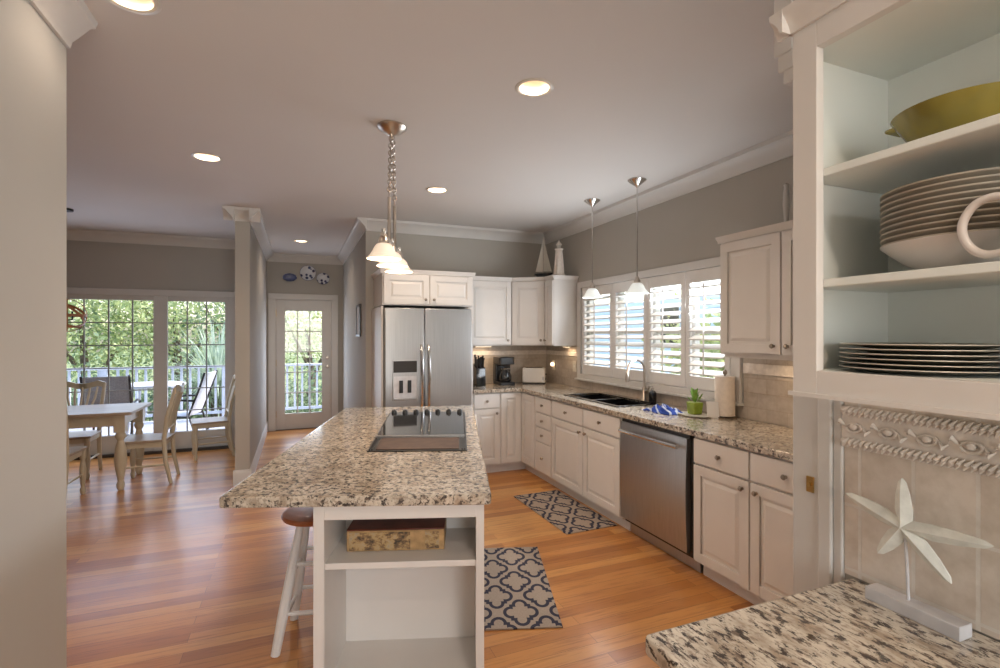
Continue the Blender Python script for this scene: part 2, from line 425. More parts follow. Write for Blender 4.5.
CR = [(0, 2.62), (.012, 2.62), (.018, 2.645), (.05, 2.68), (.075, 2.71), (.092, 2.715), (.1, 2.74), (0, 2.74)]
CR = [(a + .0005, z - .0005) for a, z in CR]
crown_paths = [((2.88, -1), (2.88, 5.57), (-1, 0)), ((2.88, 5.57), (.66, 5.57), (0, -1)), ((.68, 5.47), (.68, 8.5), (-1, 0)),
               ((-.448, 8.5), (.68, 8.5), (0, -1)), ((-.448, 5.47), (-.448, 8.5), (1, 0)), ((-.678, 5.57), (-.348, 5.57), (0, -1)),
               ((-.578, 5.47), (-.578, 7.45), (-1, 0)), ((-4.48, 7.45), (-.578, 7.45), (0, -1)), ((-.84, -3.3), (-.84, 2.45), (1, 0)),
               ((-4.48, 2.42), (-4.48, 7.45), (1, 0))]
for i, (a, b, n) in enumerate(crown_paths): struct('trim_%d' % (i + 1), MB().sweep(CR, a, b, n), 'trim')
BS = [(0, 0), (.016, 0), (.016, .12), (.010, .135), (.004, .15), (0, .15)]
BS = [(a + .0005, z + .0005) for a, z in BS]
for nm, a, b, n in (('baseboard_hall_left', (-.448, 5.555), (-.448, 8.5), (1, 0)), ('baseboard_partition', (-.594, 5.57), (-.432, 5.57), (0, -1)),
                    ('baseboard_partition_left', (-.578, 5.57), (-.578, 7.45), (-1, 0)), ('baseboard_hall_right', (.68, 5.57), (.68, 8.5), (-1, 0)),
                    ('baseboard_hall_end', (-.448, 8.5), (-.425, 8.5), (0, -1)), ('baseboard_left', (-.84, -3.3), (-.84, 2.45), (1, 0))):
    struct(nm, MB().sweep(BS, a, b, n), 'trim')

# hall door
d = sempty('door_1', (.09, 8.52, 0))
mb = B(-.316, -.188, 8.52, 8.565, .005, 2.035).box(.357, .494, 8.52, 8.565, .005, 2.035).box(-.188, .357, 8.52, 8.565, .005, .25).box(-.188, .357, 8.52, 8.565, 1.865, 2.035)
mb.build('door_slab', 'trim', d, .003)
B(-.34, -.3165, 8.5005, 8.60, .006, 2.055).box(.4945, .515, 8.5005, 8.60, .006, 2.055).box(-.3165, .4945, 8.5005, 8.60, 2.0355, 2.055).box(-.3165, -.305, 8.566, 8.60, .006, 2.03).box(.485, .4945, 8.566, 8.60, .006, 2.03).box(-.3165, .4945, 8.566, 8.60, 2.02, 2.035).build('door_jamb', 'trim', d)
B(-.188, .357, 8.54, 8.546, .25, 1.865).build('door_glass', 'glass', d, smooth=False)
mb = MB()
for k in (1, 2): x = -.188 + k * .545 / 3; mb.box(x - .008, x + .008, 8.53, 8.556, .25, 1.865)
for k in range(1, 5): z = .25 + k * 1.615 / 5; mb.box(-.188, .357, 8.531, 8.555, z - .008, z + .008)
mb.build('door_muntins', 'trim', d)
MB().lathe([(0, .06), (.026, .055), (.03, .04), (.012, .02), (.028, .004), (.028, 0)], (.44, 8.52, .98), 16, 'Y').build('door_handle', 'nickel', d)
MB().lathe([(0, .02), (.026, .016), (.028, 0)], (.44, 8.52, 1.12), 16, 'Y').build('door_deadbolt', 'nickel', d)
for z in (.25, 1.05, 1.83): B(-.33, -.312, 8.505, 8.52, z - .05, z + .05).build('door_hinge', 'brass', d)
mb = B(-.425, -.325, 8.476, 8.4995, 0, 2.045).box(.5, .6, 8.476, 8.4995, 0, 2.045).box(-.425, .6, 8.476, 8.4995, 2.0455, 2.13)
mb.build('door_casing', 'trim', d, .004)
B(-.34, .515, 8.5, 8.64, .0005, .006).build('threshold', 'sill', d)

# dining window wall
wd = sempty('window_1', (-2.1, 7.45, 0))
panes = [(-.89, -1.54, 3), (-1.666, -2.64, 4), (-2.76, -3.4, 3)]
mb = MB()
for a, b in ((-.84, -.89), (-1.54, -1.666), (-2.64, -2.76), (-3.4, -3.45)): mb.box(b, a, 7.46, 7.52, .02, 1.99)
for a, b, n in panes: mb.box(b, a, 7.46, 7.52, 1.92, 1.99).box(b, a, 7.46, 7.52, .02, .25)
mb.build('window_frame', 'trim', wd, .003)
for a, b, n in panes:
    B(b, a, 7.486, 7.491, .25, 1.92).build('window_pane', 'glass', wd, smooth=False)
    mb = MB()
    for k in range(1, n): x = b + (a - b) * k / n; mb.box(x - .007, x + .007, 7.478, 7.498, .25, 1.92)
    for k in range(1, 6): z = 1.92 - k * .28; mb.box(b, a, 7.479, 7.497, z - .007, z + .007)
    mb.build('window_muntins', 'darkrail', wd)
B(-.84, -.765, 7.425, 7.4495, 0, 1.975).box(-3.55, -3.45, 7.425, 7.4495, 0, 1.975).box(-3.55, -.765, 7.425, 7.4495, 1.9755, 2.055).box(-1.68, -1.53, 7.43, 7.4595, .02, 1.975).build('window_casing', 'trim', wd, .004)
B(-3.45, -.84, 7.40, 7.449, .0005, .035).build('threshold', 'sill', wd)

# kitchen window
wk = sempty('window_2', (2.95, 3.7, 1.07))
mb = B(2.93, 2.98, 2.68, 2.74, 1.07, 2.0).box(2.93, 2.98, 4.66, 4.72, 1.07, 2.0).box(2.93, 2.98, 2.68, 4.72, 1.07, 1.12).box(2.93, 2.98, 2.68, 4.72, 1.95, 2.0)
for y in (3.14, 3.61, 4.13): mb.box(2.93, 2.98, y - .03, y + .03, 1.12, 1.95)
mb.box(2.945, 2.965, 2.74, 4.66, 1.5, 1.54)
mb.build('window_frame', 'trim', wk)
B(2.953, 2.957, 2.74, 4.66, 1.12, 1.95).build('window_pane', 'glass', wk, smooth=False)
mb = B(2.85, 2.8795, 2.60, 2.68, 1.015, 2.0).box(2.85, 2.8795, 4.72, 4.79, 1.015, 2.0).box(2.85, 2.8795, 2.60, 4.79, 2.0, 2.065).box(2.85, 2.8795, 2.68, 4.72, 1.015, 1.07)
mb.build('window_casing', 'trim', wk, .004)
B(2.82, 2.88, 2.585, 4.80, 1.0, 1.018).build('window_sill', 'trim', wk, .003)
sh_lab = ['white plantation shutter panel nearest the corner cabinet, behind the farther pendant', 'white plantation shutter panel second from the corner, left of the nearer pendant shade',
          'white plantation shutter panel above the sink faucet, third from the corner', 'white plantation shutter panel beside the right wall cabinet, above the plant']
for i, (y0, y1) in enumerate(((4.135, 4.70), (3.615, 4.13), (3.145, 3.61), (2.70, 3.14))):
    t = thing('plantation_shutter', sh_lab[i], 'shutter', (2.87, (y0 + y1) / 2, 1.075), group='plantation shutters')
    X0, X1 = 2.862, 2.89
    B(X0, X1, y0, y0 + .045, 1.075, 1.995).box(X0, X1, y1 - .045, y1, 1.075, 1.995).box(X0, X1, y0 + .045, y1 - .045, 1.075, 1.17).box(X0, X1, y0 + .045, y1 - .045, 1.9, 1.995).build('shutter_frame', 'white', t, .002)
    for k in range(11):
        z = 1.205 + k * .0665
        m = MB(); c = Vector((2.876, (y0 + y1) / 2, z)); rot = Matrix.Rotation(R(-24), 3, 'Y')
        m.obox(c, .078, y1 - y0 - .094, .010, rot); m.build('louver', 'white', t, .003)
    MB().tube([(2.833, (y0 + y1) / 2, 1.19), (2.833, (y0 + y1) / 2, 1.89)], .006, 6).build('tilt_rod', 'white', t)

# backsplash
struct('backsplash_back', B(1.70, 2.879, 5.56, 5.5695, .915, 1.37), 'tile_x', smooth=False)
struct('backsplash_right', B(2.87, 2.8795, 1.575, 5.56, .915, 1.0).box(2.87, 2.8795, 1.575, 2.585, 1.0, 1.37).box(2.87, 2.8795, 4.80, 5.56, 1.0, 1.37), 'tile_y', smooth=False)
struct('trim_20', B(2.862, 2.8705, 1.575, 2.585, 1.235, 1.30).box(2.86, 2.871, 1.575, 2.585, 1.228, 1.236).box(2.862, 2.8705, 4.80, 5.55, 1.25, 1.30).box(1.72, 2.862, 5.551, 5.561, 1.25, 1.30), 'frieze', bev=.002)
struct('tile_wall', B(1.242, 1.2495, -1.2, .82, .915, 1.375), 'tile_near', smooth=False)
# carved frieze over the starfish counter
fz = MB(); fz.box(1.232, 1.2415, -1.2, .82, 1.226, 1.325)
for zc, zr in ((1.315, .010), (1.240, .010)):
    fz.tube([(1.232, .82, zc), (1.232, -.2, zc)], .007, 8)
    y = .815
    while y > .15:
        fz.tube([(1.228, y, zc - .011), (1.222, y - .008, zc), (1.228, y - .016, zc + .011)], [.002, .0055, .002], 6); y -= .0125
y = .79
while y > .15:
    fz.tube([(1.229, y + .018 * cos(a), 1.278 + (.006 + .011 * (a / 7)) * sin(a)) for a in [k * .5 for k in range(13)]], [.002 + .0002 * k for k in range(13)], 6)
    fz.lathe([(0, .010), (.007, .006), (.009, 0)], (1.231, y, 1.278), 8, 'X')
    fz.v[-24:] = [(2 * 1.231 - v[0], v[1], v[2]) for v in fz.v[-24:]]
    for s in (-1, 1): fz.tube([(1.230, y + .02 * s, 1.278), (1.224, y + .03 * s, 1.278 + .012 * s), (1.230, y + .037 * s, 1.278 + .004 * s)], [.002, .006, .002], 6)
    y -= .075
struct('trim_21', fz, 'frieze')
# white casing at the end of the niche wall
cs = B(1.228, 1.2495, .845, .88, 0, 2.19).box(1.236, 1.2495, .8805, .955, 0, 2.19).box(1.236, 1.2495, .822, .845, 0, 2.19)
cs = struct('trim_22', cs, 'trim', bev=.004)
B(1.2305, 1.2358, .893, .911, 1.09, 1.13).lathe([(.006, -.004), (.006, .004)], (1.231, .902, 1.11), 10, 'X').build('strike_plate', 'brass', cs)
struct('trim_23', B(1.245, 1.38, .956, .99, 2.19, 2.60).box(1.24, 1.385, .956, 1.003, 2.225, 2.60).box(1.235, 1.39, .956, 1.012, 2.27, 2.6), 'trim', bev=.003)

# ------------------------------------------------------------------ recessed lights
cans = [((-.575, 2.2), 'recessed ceiling light at the top left, near the left wall crown'), ((-.591, 4.02), 'recessed ceiling light left of the island pendant, above the dining side'),
        ((1.103, 2.295), 'recessed ceiling light right of the island pendant with deep visible reflector'), ((1.11, 4.163), 'small recessed ceiling light between the island pendant and the sink pendants'),
        ((.037, 7.175), 'farthest recessed ceiling light, in the hall before the glass door')]
def can(xy, label):
    t = thing('recessed_light', label, 'ceiling light', (*xy, CH), group='recessed ceiling lights')
    MB().lathe([(.073, .001), (.073, -.001), (.082, -.006), (.096, -.004), (.098, -.0008), (.073, .001)], (0, 0, 0), 32).build('trim_ring', 'rim', t, local=True)
    MB().lathe([(.0735, .0), (.070, .03), (.052, .088), (.0535, .090), (.0725, .03), (.0745, .0), (.0735, .0)], (0, 0, 0), 32).build('reflector', 'canref', t, local=True)
    MB().lathe([(.0515, .088), (.04, .075), (.02, .068), (0, .066)], (0, 0, 0), 24).build('lamp_lens', 'canlens', t, local=True)
    return t
def can_light(xy, e):
    l = bpy.data.lights.new('recessed_lamp', 'SPOT'); l.energy = e; l.color = (1, .79, .61); l.spot_size = R(160); l.spot_blend = .8; l.shadow_soft_size = .04
    o = bpy.data.objects.new('recessed_lamp', l); COL.objects.link(o); o.location = (*xy, CH + .03)
for (xy, lab), p in zip(cans, [CANS[0], CANS[2], CANS[1], CANS[3], CANS[4]]): can(p, lab); can_light(p, {0: 5, 2: 25, 1: 25, 3: 25, 4: 11}[CANS.index(p)])
for p, lab in ((CANS[5], 'added ceiling light, unseen behind the camera, nearer one'), (CANS[6], 'added ceiling light, unseen behind the camera, by the rear wall')): can(p, lab); can_light(p, 36)  # two fixtures added behind the camera for more light, never in view

# ------------------------------------------------------------------ cabinet parts (local frame: width +x, front at y=0 facing -y)
def knob(mb, x, z, y=-.02):
    return mb.lathe([(0, .028), (.010, .026), (.0145, .019), (.012, .013), (.006, .009), (.006, .003), (.009, 0)], (x, y, z), 14, 'Y')
def door(root, x0, x1, z0, z1, kn=None, name='door', y=0):
    m = B(x0, x0 + .058, y - .02, y, z0, z1).box(x1 - .058, x1, y - .02, y, z0, z1).box(x0 + .058, x1 - .058, y - .02, y, z0, z0 + .058).box(x0 + .058, x1 - .058, y - .02, y, z1 - .058, z1)
    a, b, c, e = x0 + .058, x1 - .058, z0 + .058, z1 - .058
    m.box(a, b, y - .010, y, c, e)
    if b - a > .07:
        i0, i1 = .014, .034
        m.hexa([(a + i0, y - .010, c + i0), (b - i0, y - .010, c + i0), (b - i0, y - .010, e - i0), (a + i0, y - .010, e - i0)],
               [(a + i1, y - .018, c + i1), (b - i1, y - .018, c + i1), (b - i1, y - .018, e - i1), (a + i1, y - .018, e - i1)])
    o = m.build(name, 'cab', root, .0018, smooth=False, local=True)
    if kn: knob(MB(), *kn, y=y - .02).build('knob', 'pewter', o, local=True)
    return o
def drawer(root, x0, x1, z0, z1, kn=True, y=0):
    o = B(x0, x1, y - .02, y, z0, z1).build('drawer', 'cab', root, .004, smooth=False, local=True)
    if kn: knob(MB(), (x0 + x1) / 2, (z0 + z1) / 2, y=y - .02).build('knob', 'pewter', o, local=True)
    return o
def base_body(root, w, depth=.60, top=.872):
    (B(0, w, 0, depth, .10, top) if top > .8 else B(0, w, 0, depth, .10, top).box(0, w, 0, .025, top, .872)).build('cabinet_box', 'cab', root, local=True, smooth=False)
    B(0, w, .07, depth, .0, .0995).build('toe_kick', 'cab', root, local=True, smooth=False)
ZD0, ZD1, ZW0, ZW1 = .115, .70, .712, .862
FX = 2.275; RZ = R(-90)
def rcab(name, label, y_far): return thing(name, label, 'cabinet', (FX, y_far, 0), RZ, 'base cabinets on the right wall')
# right wall: drawer stack
c = rcab('drawer_cabinet', 'narrow cream cabinet with a stack of four drawers near the corner', 4.63)
base_body(c, .358)
for z0, z1 in ((ZW0, ZW1), (.565, .702), (.42, .555), (.115, .41)): drawer(c, .012, .346, z0, z1)
c = rcab('sink_cabinet', 'wide cream double door cabinet under the black sink', 4.27)
base_body(c, 1.112, top=.69)
for a, b, k in ((.01, .57, .53), (.58, 1.10, .62)):
    drawer(c, a, b, ZW0, ZW1); door(c, a, b, ZD0, ZD1, (k, .655))
c = rcab('base_cabinet', 'cream two drawer two door cabinet right of the dishwasher', 2.415)
base_body(c, .86)
for a, b, k in ((.01, .415, .375), (.425, .85, .465)):
    drawer(c, a, b, ZW0, ZW1); door(c, a, b, ZD0, ZD1, (k, .655))
# corner
c = thing('corner_cabinet', 'cream corner cabinet with folded doors between drawer stack and fridge side', 'cabinet', (2.015, 4.985, 0))
m = MB().prism([(0, 0), (.26, 0), (.26, -.354), (.86, -.354), (.86, .575), (0, .575)], .10, .872); m.build('cabinet_box', 'cab', c, local=True, smooth=False)
MB().prism([(0, .07), (.33, .07), (.33, -.354), (.86, -.354), (.86, .575), (0, .575)], 0, .0995).build('toe_kick', 'cab', c, local=True, smooth=False)
door(c, .006, .236, ZD0, ZW1)
o = door(c, .02, .34, ZD0, ZW1); o.rotation_euler = (0, 0, RZ); o.location = (.26, 0, 0)
c = thing('base_cabinet', 'small cream one drawer cabinet right of the steel fridge', 'cabinet', (1.705, 4.985, 0))
base_body(c, .31, .575); drawer(c, .01, .295, ZW0, ZW1); door(c, .01, .295, ZD0, ZD1, (.262, .655))

# worktop
def granite_edge(pts, holes=None): pass
t = MB()
FC = 2.24
t.prism([(1.70, 4.945), (1.70, 5.558), (2.868, 5.558), (2.868, 4.21), (FC, 4.21), (FC, 4.925), (2.22, 4.945)], .875, .914)
t.box(FC, 2.375, 3.36, 4.21, .875, .914).box(2.775, 2.868, 3.36, 4.21, .875, .914).box(FC, 2.868, 1.575, 3.36, .875, .914)
wt = t.build('worktop', 'granite', None, .004, smooth=False); tag(wt, 'L shaped speckled granite worktop with the black sink let into it', 'countertop')
s = thing('sink', 'black double bowl sink set in the granite below the shutters', 'sink', (2.575, 3.785, .9))
m = MB()
for y0, y1 in ((3.375, 3.775), (3.795, 4.195)):
    m.box(2.39, 2.76, y0, y1, .70, .712).box(2.378, 2.392, y0 - .01, y1 + .01, .70, .905).box(2.758, 2.772, y0 - .01, y1 + .01, .70, .905).box(2.39, 2.76, y0 - .012, y0, .70, .905).box(2.39, 2.76, y1, y1 + .012, .70, .905)
m.build('basin', 'blackgl', s, .003)
B(2.36, 2.40, 3.35, 4.22, .9145, .922).box(2.75, 2.79, 3.35, 4.22, .9145, .922).box(2.4, 2.75, 3.35, 3.385, .9145, .922).box(2.4, 2.75, 4.185, 4.22, .9145, .922).box(2.4, 2.75, 3.77, 3.80, .905, .920).build('rim', 'blackgl', s, .002)
for y in (3.575, 3.995): MB().lathe([(0, .004), (.03, .003), (.038, 0)], (2.575, y, .7125), 16).build('drain', 'chrome', s)
f = thing('faucet', 'tall brushed steel gooseneck faucet behind the sink', 'faucet', (2.822, 3.60, .9145))
fx, fy = 2.822, 3.60
MB().lathe([(.030, 0), (.030, .006), (.021, .02), (.019, .11), (.016, .12)], (fx, fy, .9145), 18).build('base', 'nickel', f)
arc = [(fx, fy, 1.02)] + [(fx, fy, 1.19)] + [(fx - .085 + .085 * cos(a), fy + .0, 1.19 + .085 * sin(a)) for a in [R(15 * k) for k in range(1, 12)]] + [(fx - .178, fy, 1.17)]
MB().tube(arc, .011, 10).build('spout', 'nickel', f)
MB().lathe([(.017, 0), (.019, .03), (.014, .085), (.012, .09)], (fx - .18, fy, 1.085), 14).build('spray_head', 'nickel', f)
MB().tube([(fx, fy - .02, 1.0), (fx, fy - .05, 1.01), (fx - .01, fy - .085, 1.05)], [.011, .008, .006], 8).build('lever', 'nickel', f)
sd_ = thing('soap_dispenser', 'small dark and steel soap dispenser right of the faucet', 'soap dispenser', (2.80, 3.46, .9145))
MB().lathe([(.03, 0), (.032, .01), (.032, .085), (.02, .10), (.012, .105)], (2.80, 3.46, .9145), 16).build('bottle', 'blackgl', sd_)
MB().lathe([(.012, .105), (.012, .125), (.005, .128), (.005, .145)], (2.80, 3.46, .9145), 12).tube([(2.80, 3.46, 1.06), (2.76, 3.46, 1.056)], .005, 8).build('pump', 'chrome', sd_)

# dishwasher
c = thing('dishwasher', 'stainless steel dishwasher with a curved bar handle under the worktop', 'dishwasher', (FX, 3.155, 0), RZ)
B(.02, .725, .01, .58, .10, .868).build('tub', 'black', c, local=True)
DX = .695
m = MB(); yy = -.022
n = 14; vs = []
for i in range(n + 1):
    zz = .13 + (.845 - .13) * i / n; bulge = -.012 * sin(pi * i / n)
    vs += [(.008, yy + bulge, zz), (DX, yy + bulge, zz)]
fs = [(2 * i, 2 * i + 1, 2 * i + 3, 2 * i + 2) for i in range(n)]
k = len(vs); vs += [(.008, .008, .13), (DX, .008, .13), (.008, .008, .845), (DX, .008, .845)]
fs += [(k, k + 1, 1, 0), (k + 2, k + 3, 2 * n + 1, 2 * n), (k, k + 2) + tuple(2 * i for i in range(n, -1, -1)), (k + 1, k + 3) + tuple(2 * i + 1 for i in range(n, -1, -1)), (k, k + 1, k + 3, k + 2)]
m.add(vs, fs); m.build('door', 'steel', c, local=True)
m = MB().tube([(.045 + (DX - .09) * i / 10, -.062 - .014 * sin(pi * i / 10), .785 + .004 * sin(pi * i / 10)) for i in range(11)], .013, 10)
m.tube([(.06, -.02, .785), (.06, -.062, .785)], .009, 8).tube([(DX - .06, -.02, .785), (DX - .06, -.062, .785)], .009, 8); m.build('handle', 'chrome', c, local=True)
B(.02, .725, .06, .08, .005, .10).build('kick_plate', 'steel', c, local=True)
B(.02, .72, -.02, .01, .848, .868).build('control_strip', 'black', c, local=True)

# fridge
FY = 4.80
c = thing('refrigerator', 'stainless side by side refrigerator with a water dispenser in its left door', 'refrigerator', (1.19, FY, 0))
B(.765, 1.63, 4.86, 5.55, .02, 1.755).build('body', 'black', c)
dl = B(.765, 1.144, FY, 4.858, .10, 1.75)
dl = dl.build('door', 'steel', c, .006)
B(.832, 1.080, FY - .006, FY + .001, .862, 1.25).build('dispenser_frame', 'steel', dl, .003)
B(.842, 1.068, FY - .0075, FY - .005, 1.13, 1.24).build('display', 'dark', dl)
B(.845, 1.065, FY - .0078, FY - .005, .885, 1.095).build('dispenser_niche', 'stone', dl)
for x in (.915, .995): B(x - .018, x + .018, FY - .02, FY - .0079, .935, 1.055).build('paddle', 'black', dl, .003)
B(.85, 1.06, FY - .028, FY - .006, .868, .884).build('drip_tray', 'steel', dl, .002)
dr = B(1.150, 1.63, FY, 4.858, .10, 1.75).build('door', 'steel', c, .006)
for x, dd in ((1.113, dl), (1.182, dr)):
    MB().tube([(x, FY - .005, .78), (x, FY - .045, .82), (x, FY - .058, 1.08), (x, FY - .045, 1.35), (x, FY - .005, 1.39)], .013, 10).build('handle', 'chrome', dd)
B(.77, 1.625, 4.83, 4.86, .0, .095).build('kick_grille', 'black', c)
sp_ = B(.740, .762, 4.88, 5.565, 0, 1.77); sp_.box(1.638, 1.70, 4.96, 5.565, 0, 1.77)
fs_ = sp_.build('fridge_surround', 'cab', None, .003); tag(fs_, 'cream side panels standing either side of the steel fridge', 'cabinet panel')

# upper cabinets
def upcrown(mb, pts, z, d=.035):
    # stepped cornice following a polyline of (x,y) with outward normals
    pr = [(0, 0), (.008, .0), (.012, .014), (.026, .028), (.030, .040), (0, .040)]
    for (p, q, nn) in pts: mb.sweep([(a, z + b) for a, b in pr], p, q, nn)
    return mb
def upper(label, w, loc, rz, z0, z1, doors, depth, group='wall cabinets'):
    c = thing('wall_cabinet', label, 'cabinet', (*loc, z0), rz, group)
    B(0, w, 0, depth, 0, z1 - z0).build('cabinet_box', 'cab', c, local=True, smooth=False)
    for a, b, k in doors: door(c, a, b, .012, z1 - z0 - .012, (k, .06) if k is not None else None)
    return c
c = upper('cream double door cabinet above the steel fridge', .935, (.765, 4.965), 0, 1.785, 2.10, [(.012, .462, .425), (.472, .923, .51)], .60)
upcrown(MB(), [((-.02, 0), (.955, 0), (0, -1)), ((.935, -.01), (.935, .6), (1, 0)), ((0, .6), (0, -.01), (-1, 0))], .315).build('cornice', 'cab', c, local=True)
c = upper('cream single door wall cabinet above the coffee maker', .555, (1.702, 5.245), 0, 1.37, 2.10, [(.03, .548, .505)], .32)
upcrown(MB(), [((0, 0), (.57, 0), (0, -1))], .73).build('cornice', 'cab', c, local=True)
c = thing('wall_cabinet', 'cream angled corner wall cabinet above the toaster', 'cabinet', (2.262, 5.245, 1.37), 0, 'wall cabinets')
MB().prism([(0, 0), (.315, -.235), (.61, -.235), (.61, .32), (0, .32)], 0, .73).build('cabinet_box', 'cab', c, local=True, smooth=False)
ang = math.atan2(-.235, .315); L_ = math.hypot(.315, .235)
o = door(c, .012, L_ - .012, .012, .718, (L_ - .05, .06)); o.rotation_euler = (0, 0, ang)
nn = (sin(ang), -cos(ang))
upcrown(MB(), [((0, 0), (.315, -.235), nn)], .73).build('cornice', 'cab', c, local=True)
c = thing('wall_cabinet', 'narrow cream wall cabinet with tall end panel left of the shuttered window', 'cabinet', (2.58, 5.008, 1.37), RZ, 'wall cabinets')
B(0, .19, 0, .295, 0, .73).build('cabinet_box', 'cab', c, local=True, smooth=False)
door(c, .006, .184, .012, .718, (.03, .06))
upcrown(MB(), [((0, 0), (.2, 0), (0, -1)), ((.19, -.01), (.19, .295), (1, 0))], .73).build('cornice', 'cab', c, local=True)
c = upper('cream two door wall cabinet at the right of the shuttered window', .90, (2.56, 2.485), RZ, 1.37, 2.09, [(.012, .446, .405), (.456, .888, .495)], .315)
upcrown(MB(), [((-.02, 0), (.92, 0), (0, -1)), ((0, .315), (0, -.01), (-1, 0))], .72).build('cornice', 'cab', c, local=True)
B(.02, .88, .02, .06, -.02, 0).build('light_rail', 'cab', c, local=True)
def undercab(loc, label, e, sx=.2, sy=.05):
    t = thing('under_cabinet_light', label, 'light', loc, 0, 'under cabinet lights')
    B(-sx / 2, sx / 2, -sy / 2, sy / 2, -.016, -.001).build('housing', 'white', t, local=True)
    B(-sx / 2 + .01, sx / 2 - .01, -sy / 2 + .008, sy / 2 - .008, -.019, -.0161).build('diffuser', 'puck', t, local=True)
    l = bpy.data.lights.new('under_cabinet_lamp', 'AREA'); l.energy = e; l.color = (1, .70, .42); l.shape = 'RECTANGLE'; l.size = sx; l.size_y = sy
    o = bpy.data.objects.new('under_cabinet_lamp', l); COL.objects.link(o); o.location = (loc[0], loc[1], loc[2] - .025)
undercab((1.98, 5.42, 1.37), 'small lit lamp under the wall cabinet above the coffee maker', .6)
undercab((2.80, 4.93, 1.37), 'small lit lamp under the cabinet end left of the window', .25, .05, .12)
undercab((2.74, 2.05, 1.37), 'small lit lamp under the wall cabinet right of the window', .55, .05, .3)

# ------------------------------------------------------------------ island
IO = (-.252, 2.035); IA = R(-18.5)
isl = thing('island_cabinet', 'cream kitchen island cabinet with an open shelf niche facing us', 'cabinet', (*IO, 0), IA)
m = B(.31, .35, .03, .08, 0, .868).box(.91, .94, .03, .08, 0, .868).box(.35, .91, .03, .08, .812, .868).box(.35, .91, .03, .08, 0, .150)
m.build('face_frame', 'cab', isl, .002, smooth=False, local=True)
m = B(.31, .328, .08, 2.08, .0, .868).box(.922, .94, .08, 2.08, .0, .868).box(.328, .922, 2.06, 2.08, 0, .868).box(.328, .922, .36, .375, 0, .868).box(.328, .922, .08, .36, .145, .165).box(.328, .922, .08, .36, .85, .868)
m.build('cabinet_box', 'cab', isl, smooth=False, local=True)
B(.33, .92, .045, .359, .622, .646).build('shelf', 'cab', isl, .002, local=True)
B(.325, .35, .079, .359, .146, .86).build('niche_side', 'cab', isl, local=True)
B(.91, .925, .079, .359, .146, .86).build('niche_side', 'cab', isl, local=True)
def W2(x, y): return (IO[0] + x * cos(IA) - y * sin(IA), IO[1] + x * sin(IA) + y * cos(IA))
def rpoly(pts, r, n=5):
    out = []
    k = len(pts)
    for i in range(k):
        p = Vector(pts[i]); a = (Vector(pts[i - 1]) - p).normalized(); b = (Vector(pts[(i + 1) % k]) - p).normalized()
        p0 = p + a * r; p1 = p + b * r
        for j in range(n + 1):
            t_ = j / n; out.append(tuple((1 - t_) ** 2 * p0 + 2 * t_ * (1 - t_) * p + t_ ** 2 * p1))
    return out
top = rpoly([(-.268, 2.035), (.655, 1.703), (1.335, 3.90), (.35, 4.14)], .025)
o = MB().prism(top, .875, .914).build('granite_worktop', 'granite', None, .006, smooth=False); tag(o, 'long speckled tan granite top on the kitchen island', 'countertop')
# cooktop
ck = thing('cooktop', 'black glass cooktop with a row of knobs set in the island granite', 'cooktop', (.72, 3.0, .914), IA)
q = [(.317, 2.545), (.784, 2.38), (1.152, 3.55), (.625, 3.72)]
def lerp(a, b, t_): return (a[0] + (b[0] - a[0]) * t_, a[1] + (b[1] - a[1]) * t_)
def quad(s0, s1, t0, t1):
    f_ = lambda s, t_: lerp(lerp(q[0], q[1], s), lerp(q[3], q[2], s), t_)
    return [f_(s0, t0), f_(s1, t0), f_(s1, t1), f_(s0, t1)]
MB().prism(quad(0, 1, 0, 1), .9145, .919).build('trim_frame', 'black', ck, .001)
MB().prism(quad(.02, .98, .27, .985), .9192, .927).build('glass_top', 'blackgl', ck, .002)
MB().prism(quad(.08, .92, .02, .245), .9192, .923).build('griddle_plate', 'griddle', ck, .002)
for s0 in (.015, .04, .945, .97): MB().prism(quad(s0, s0 + .012, .01, .26), .9192, .925).build('vent_slat', 'black', ck)
MB().prism(quad(.02, .98, .25, .27), .9192, .932).build('vent_rail', 'steel', ck)
for k in range(7):
    x, y = lerp(lerp(q[0], q[1], .07 + .86 * k / 6), lerp(q[3], q[2], .07 + .86 * k / 6), .955)
    MB().lathe([(.020, 0), (.020, .006), (.017, .018), (.015, .020), (0, .020)], (x, y, .9272), 16).box(x - .004, x + .004, y - .015, y + .015, .947, .952).build('knob', 'black', ck)
# box on island shelf
bx = thing('printed_box', 'brown box with vintage picture print lying on the island shelf', 'box', (*W2(.60, .30), .6465), IA)
B(-.195, .185, -.16, .05, 0, .080).build('box_body', 'tanpaper', bx, .003, local=True)
B(-.185, .052, -.1635, -.1602, .006, .074).build('picture_panel', 'vbox', bx, local=True)
B(.11, .165, -.1635, -.1602, .008, .073).build('picture_panel', 'vbox', bx, local=True)
B(-.196, .186, -.161, .05, .0805, .087).build('lid', 'boxlid', bx, .004, local=True)

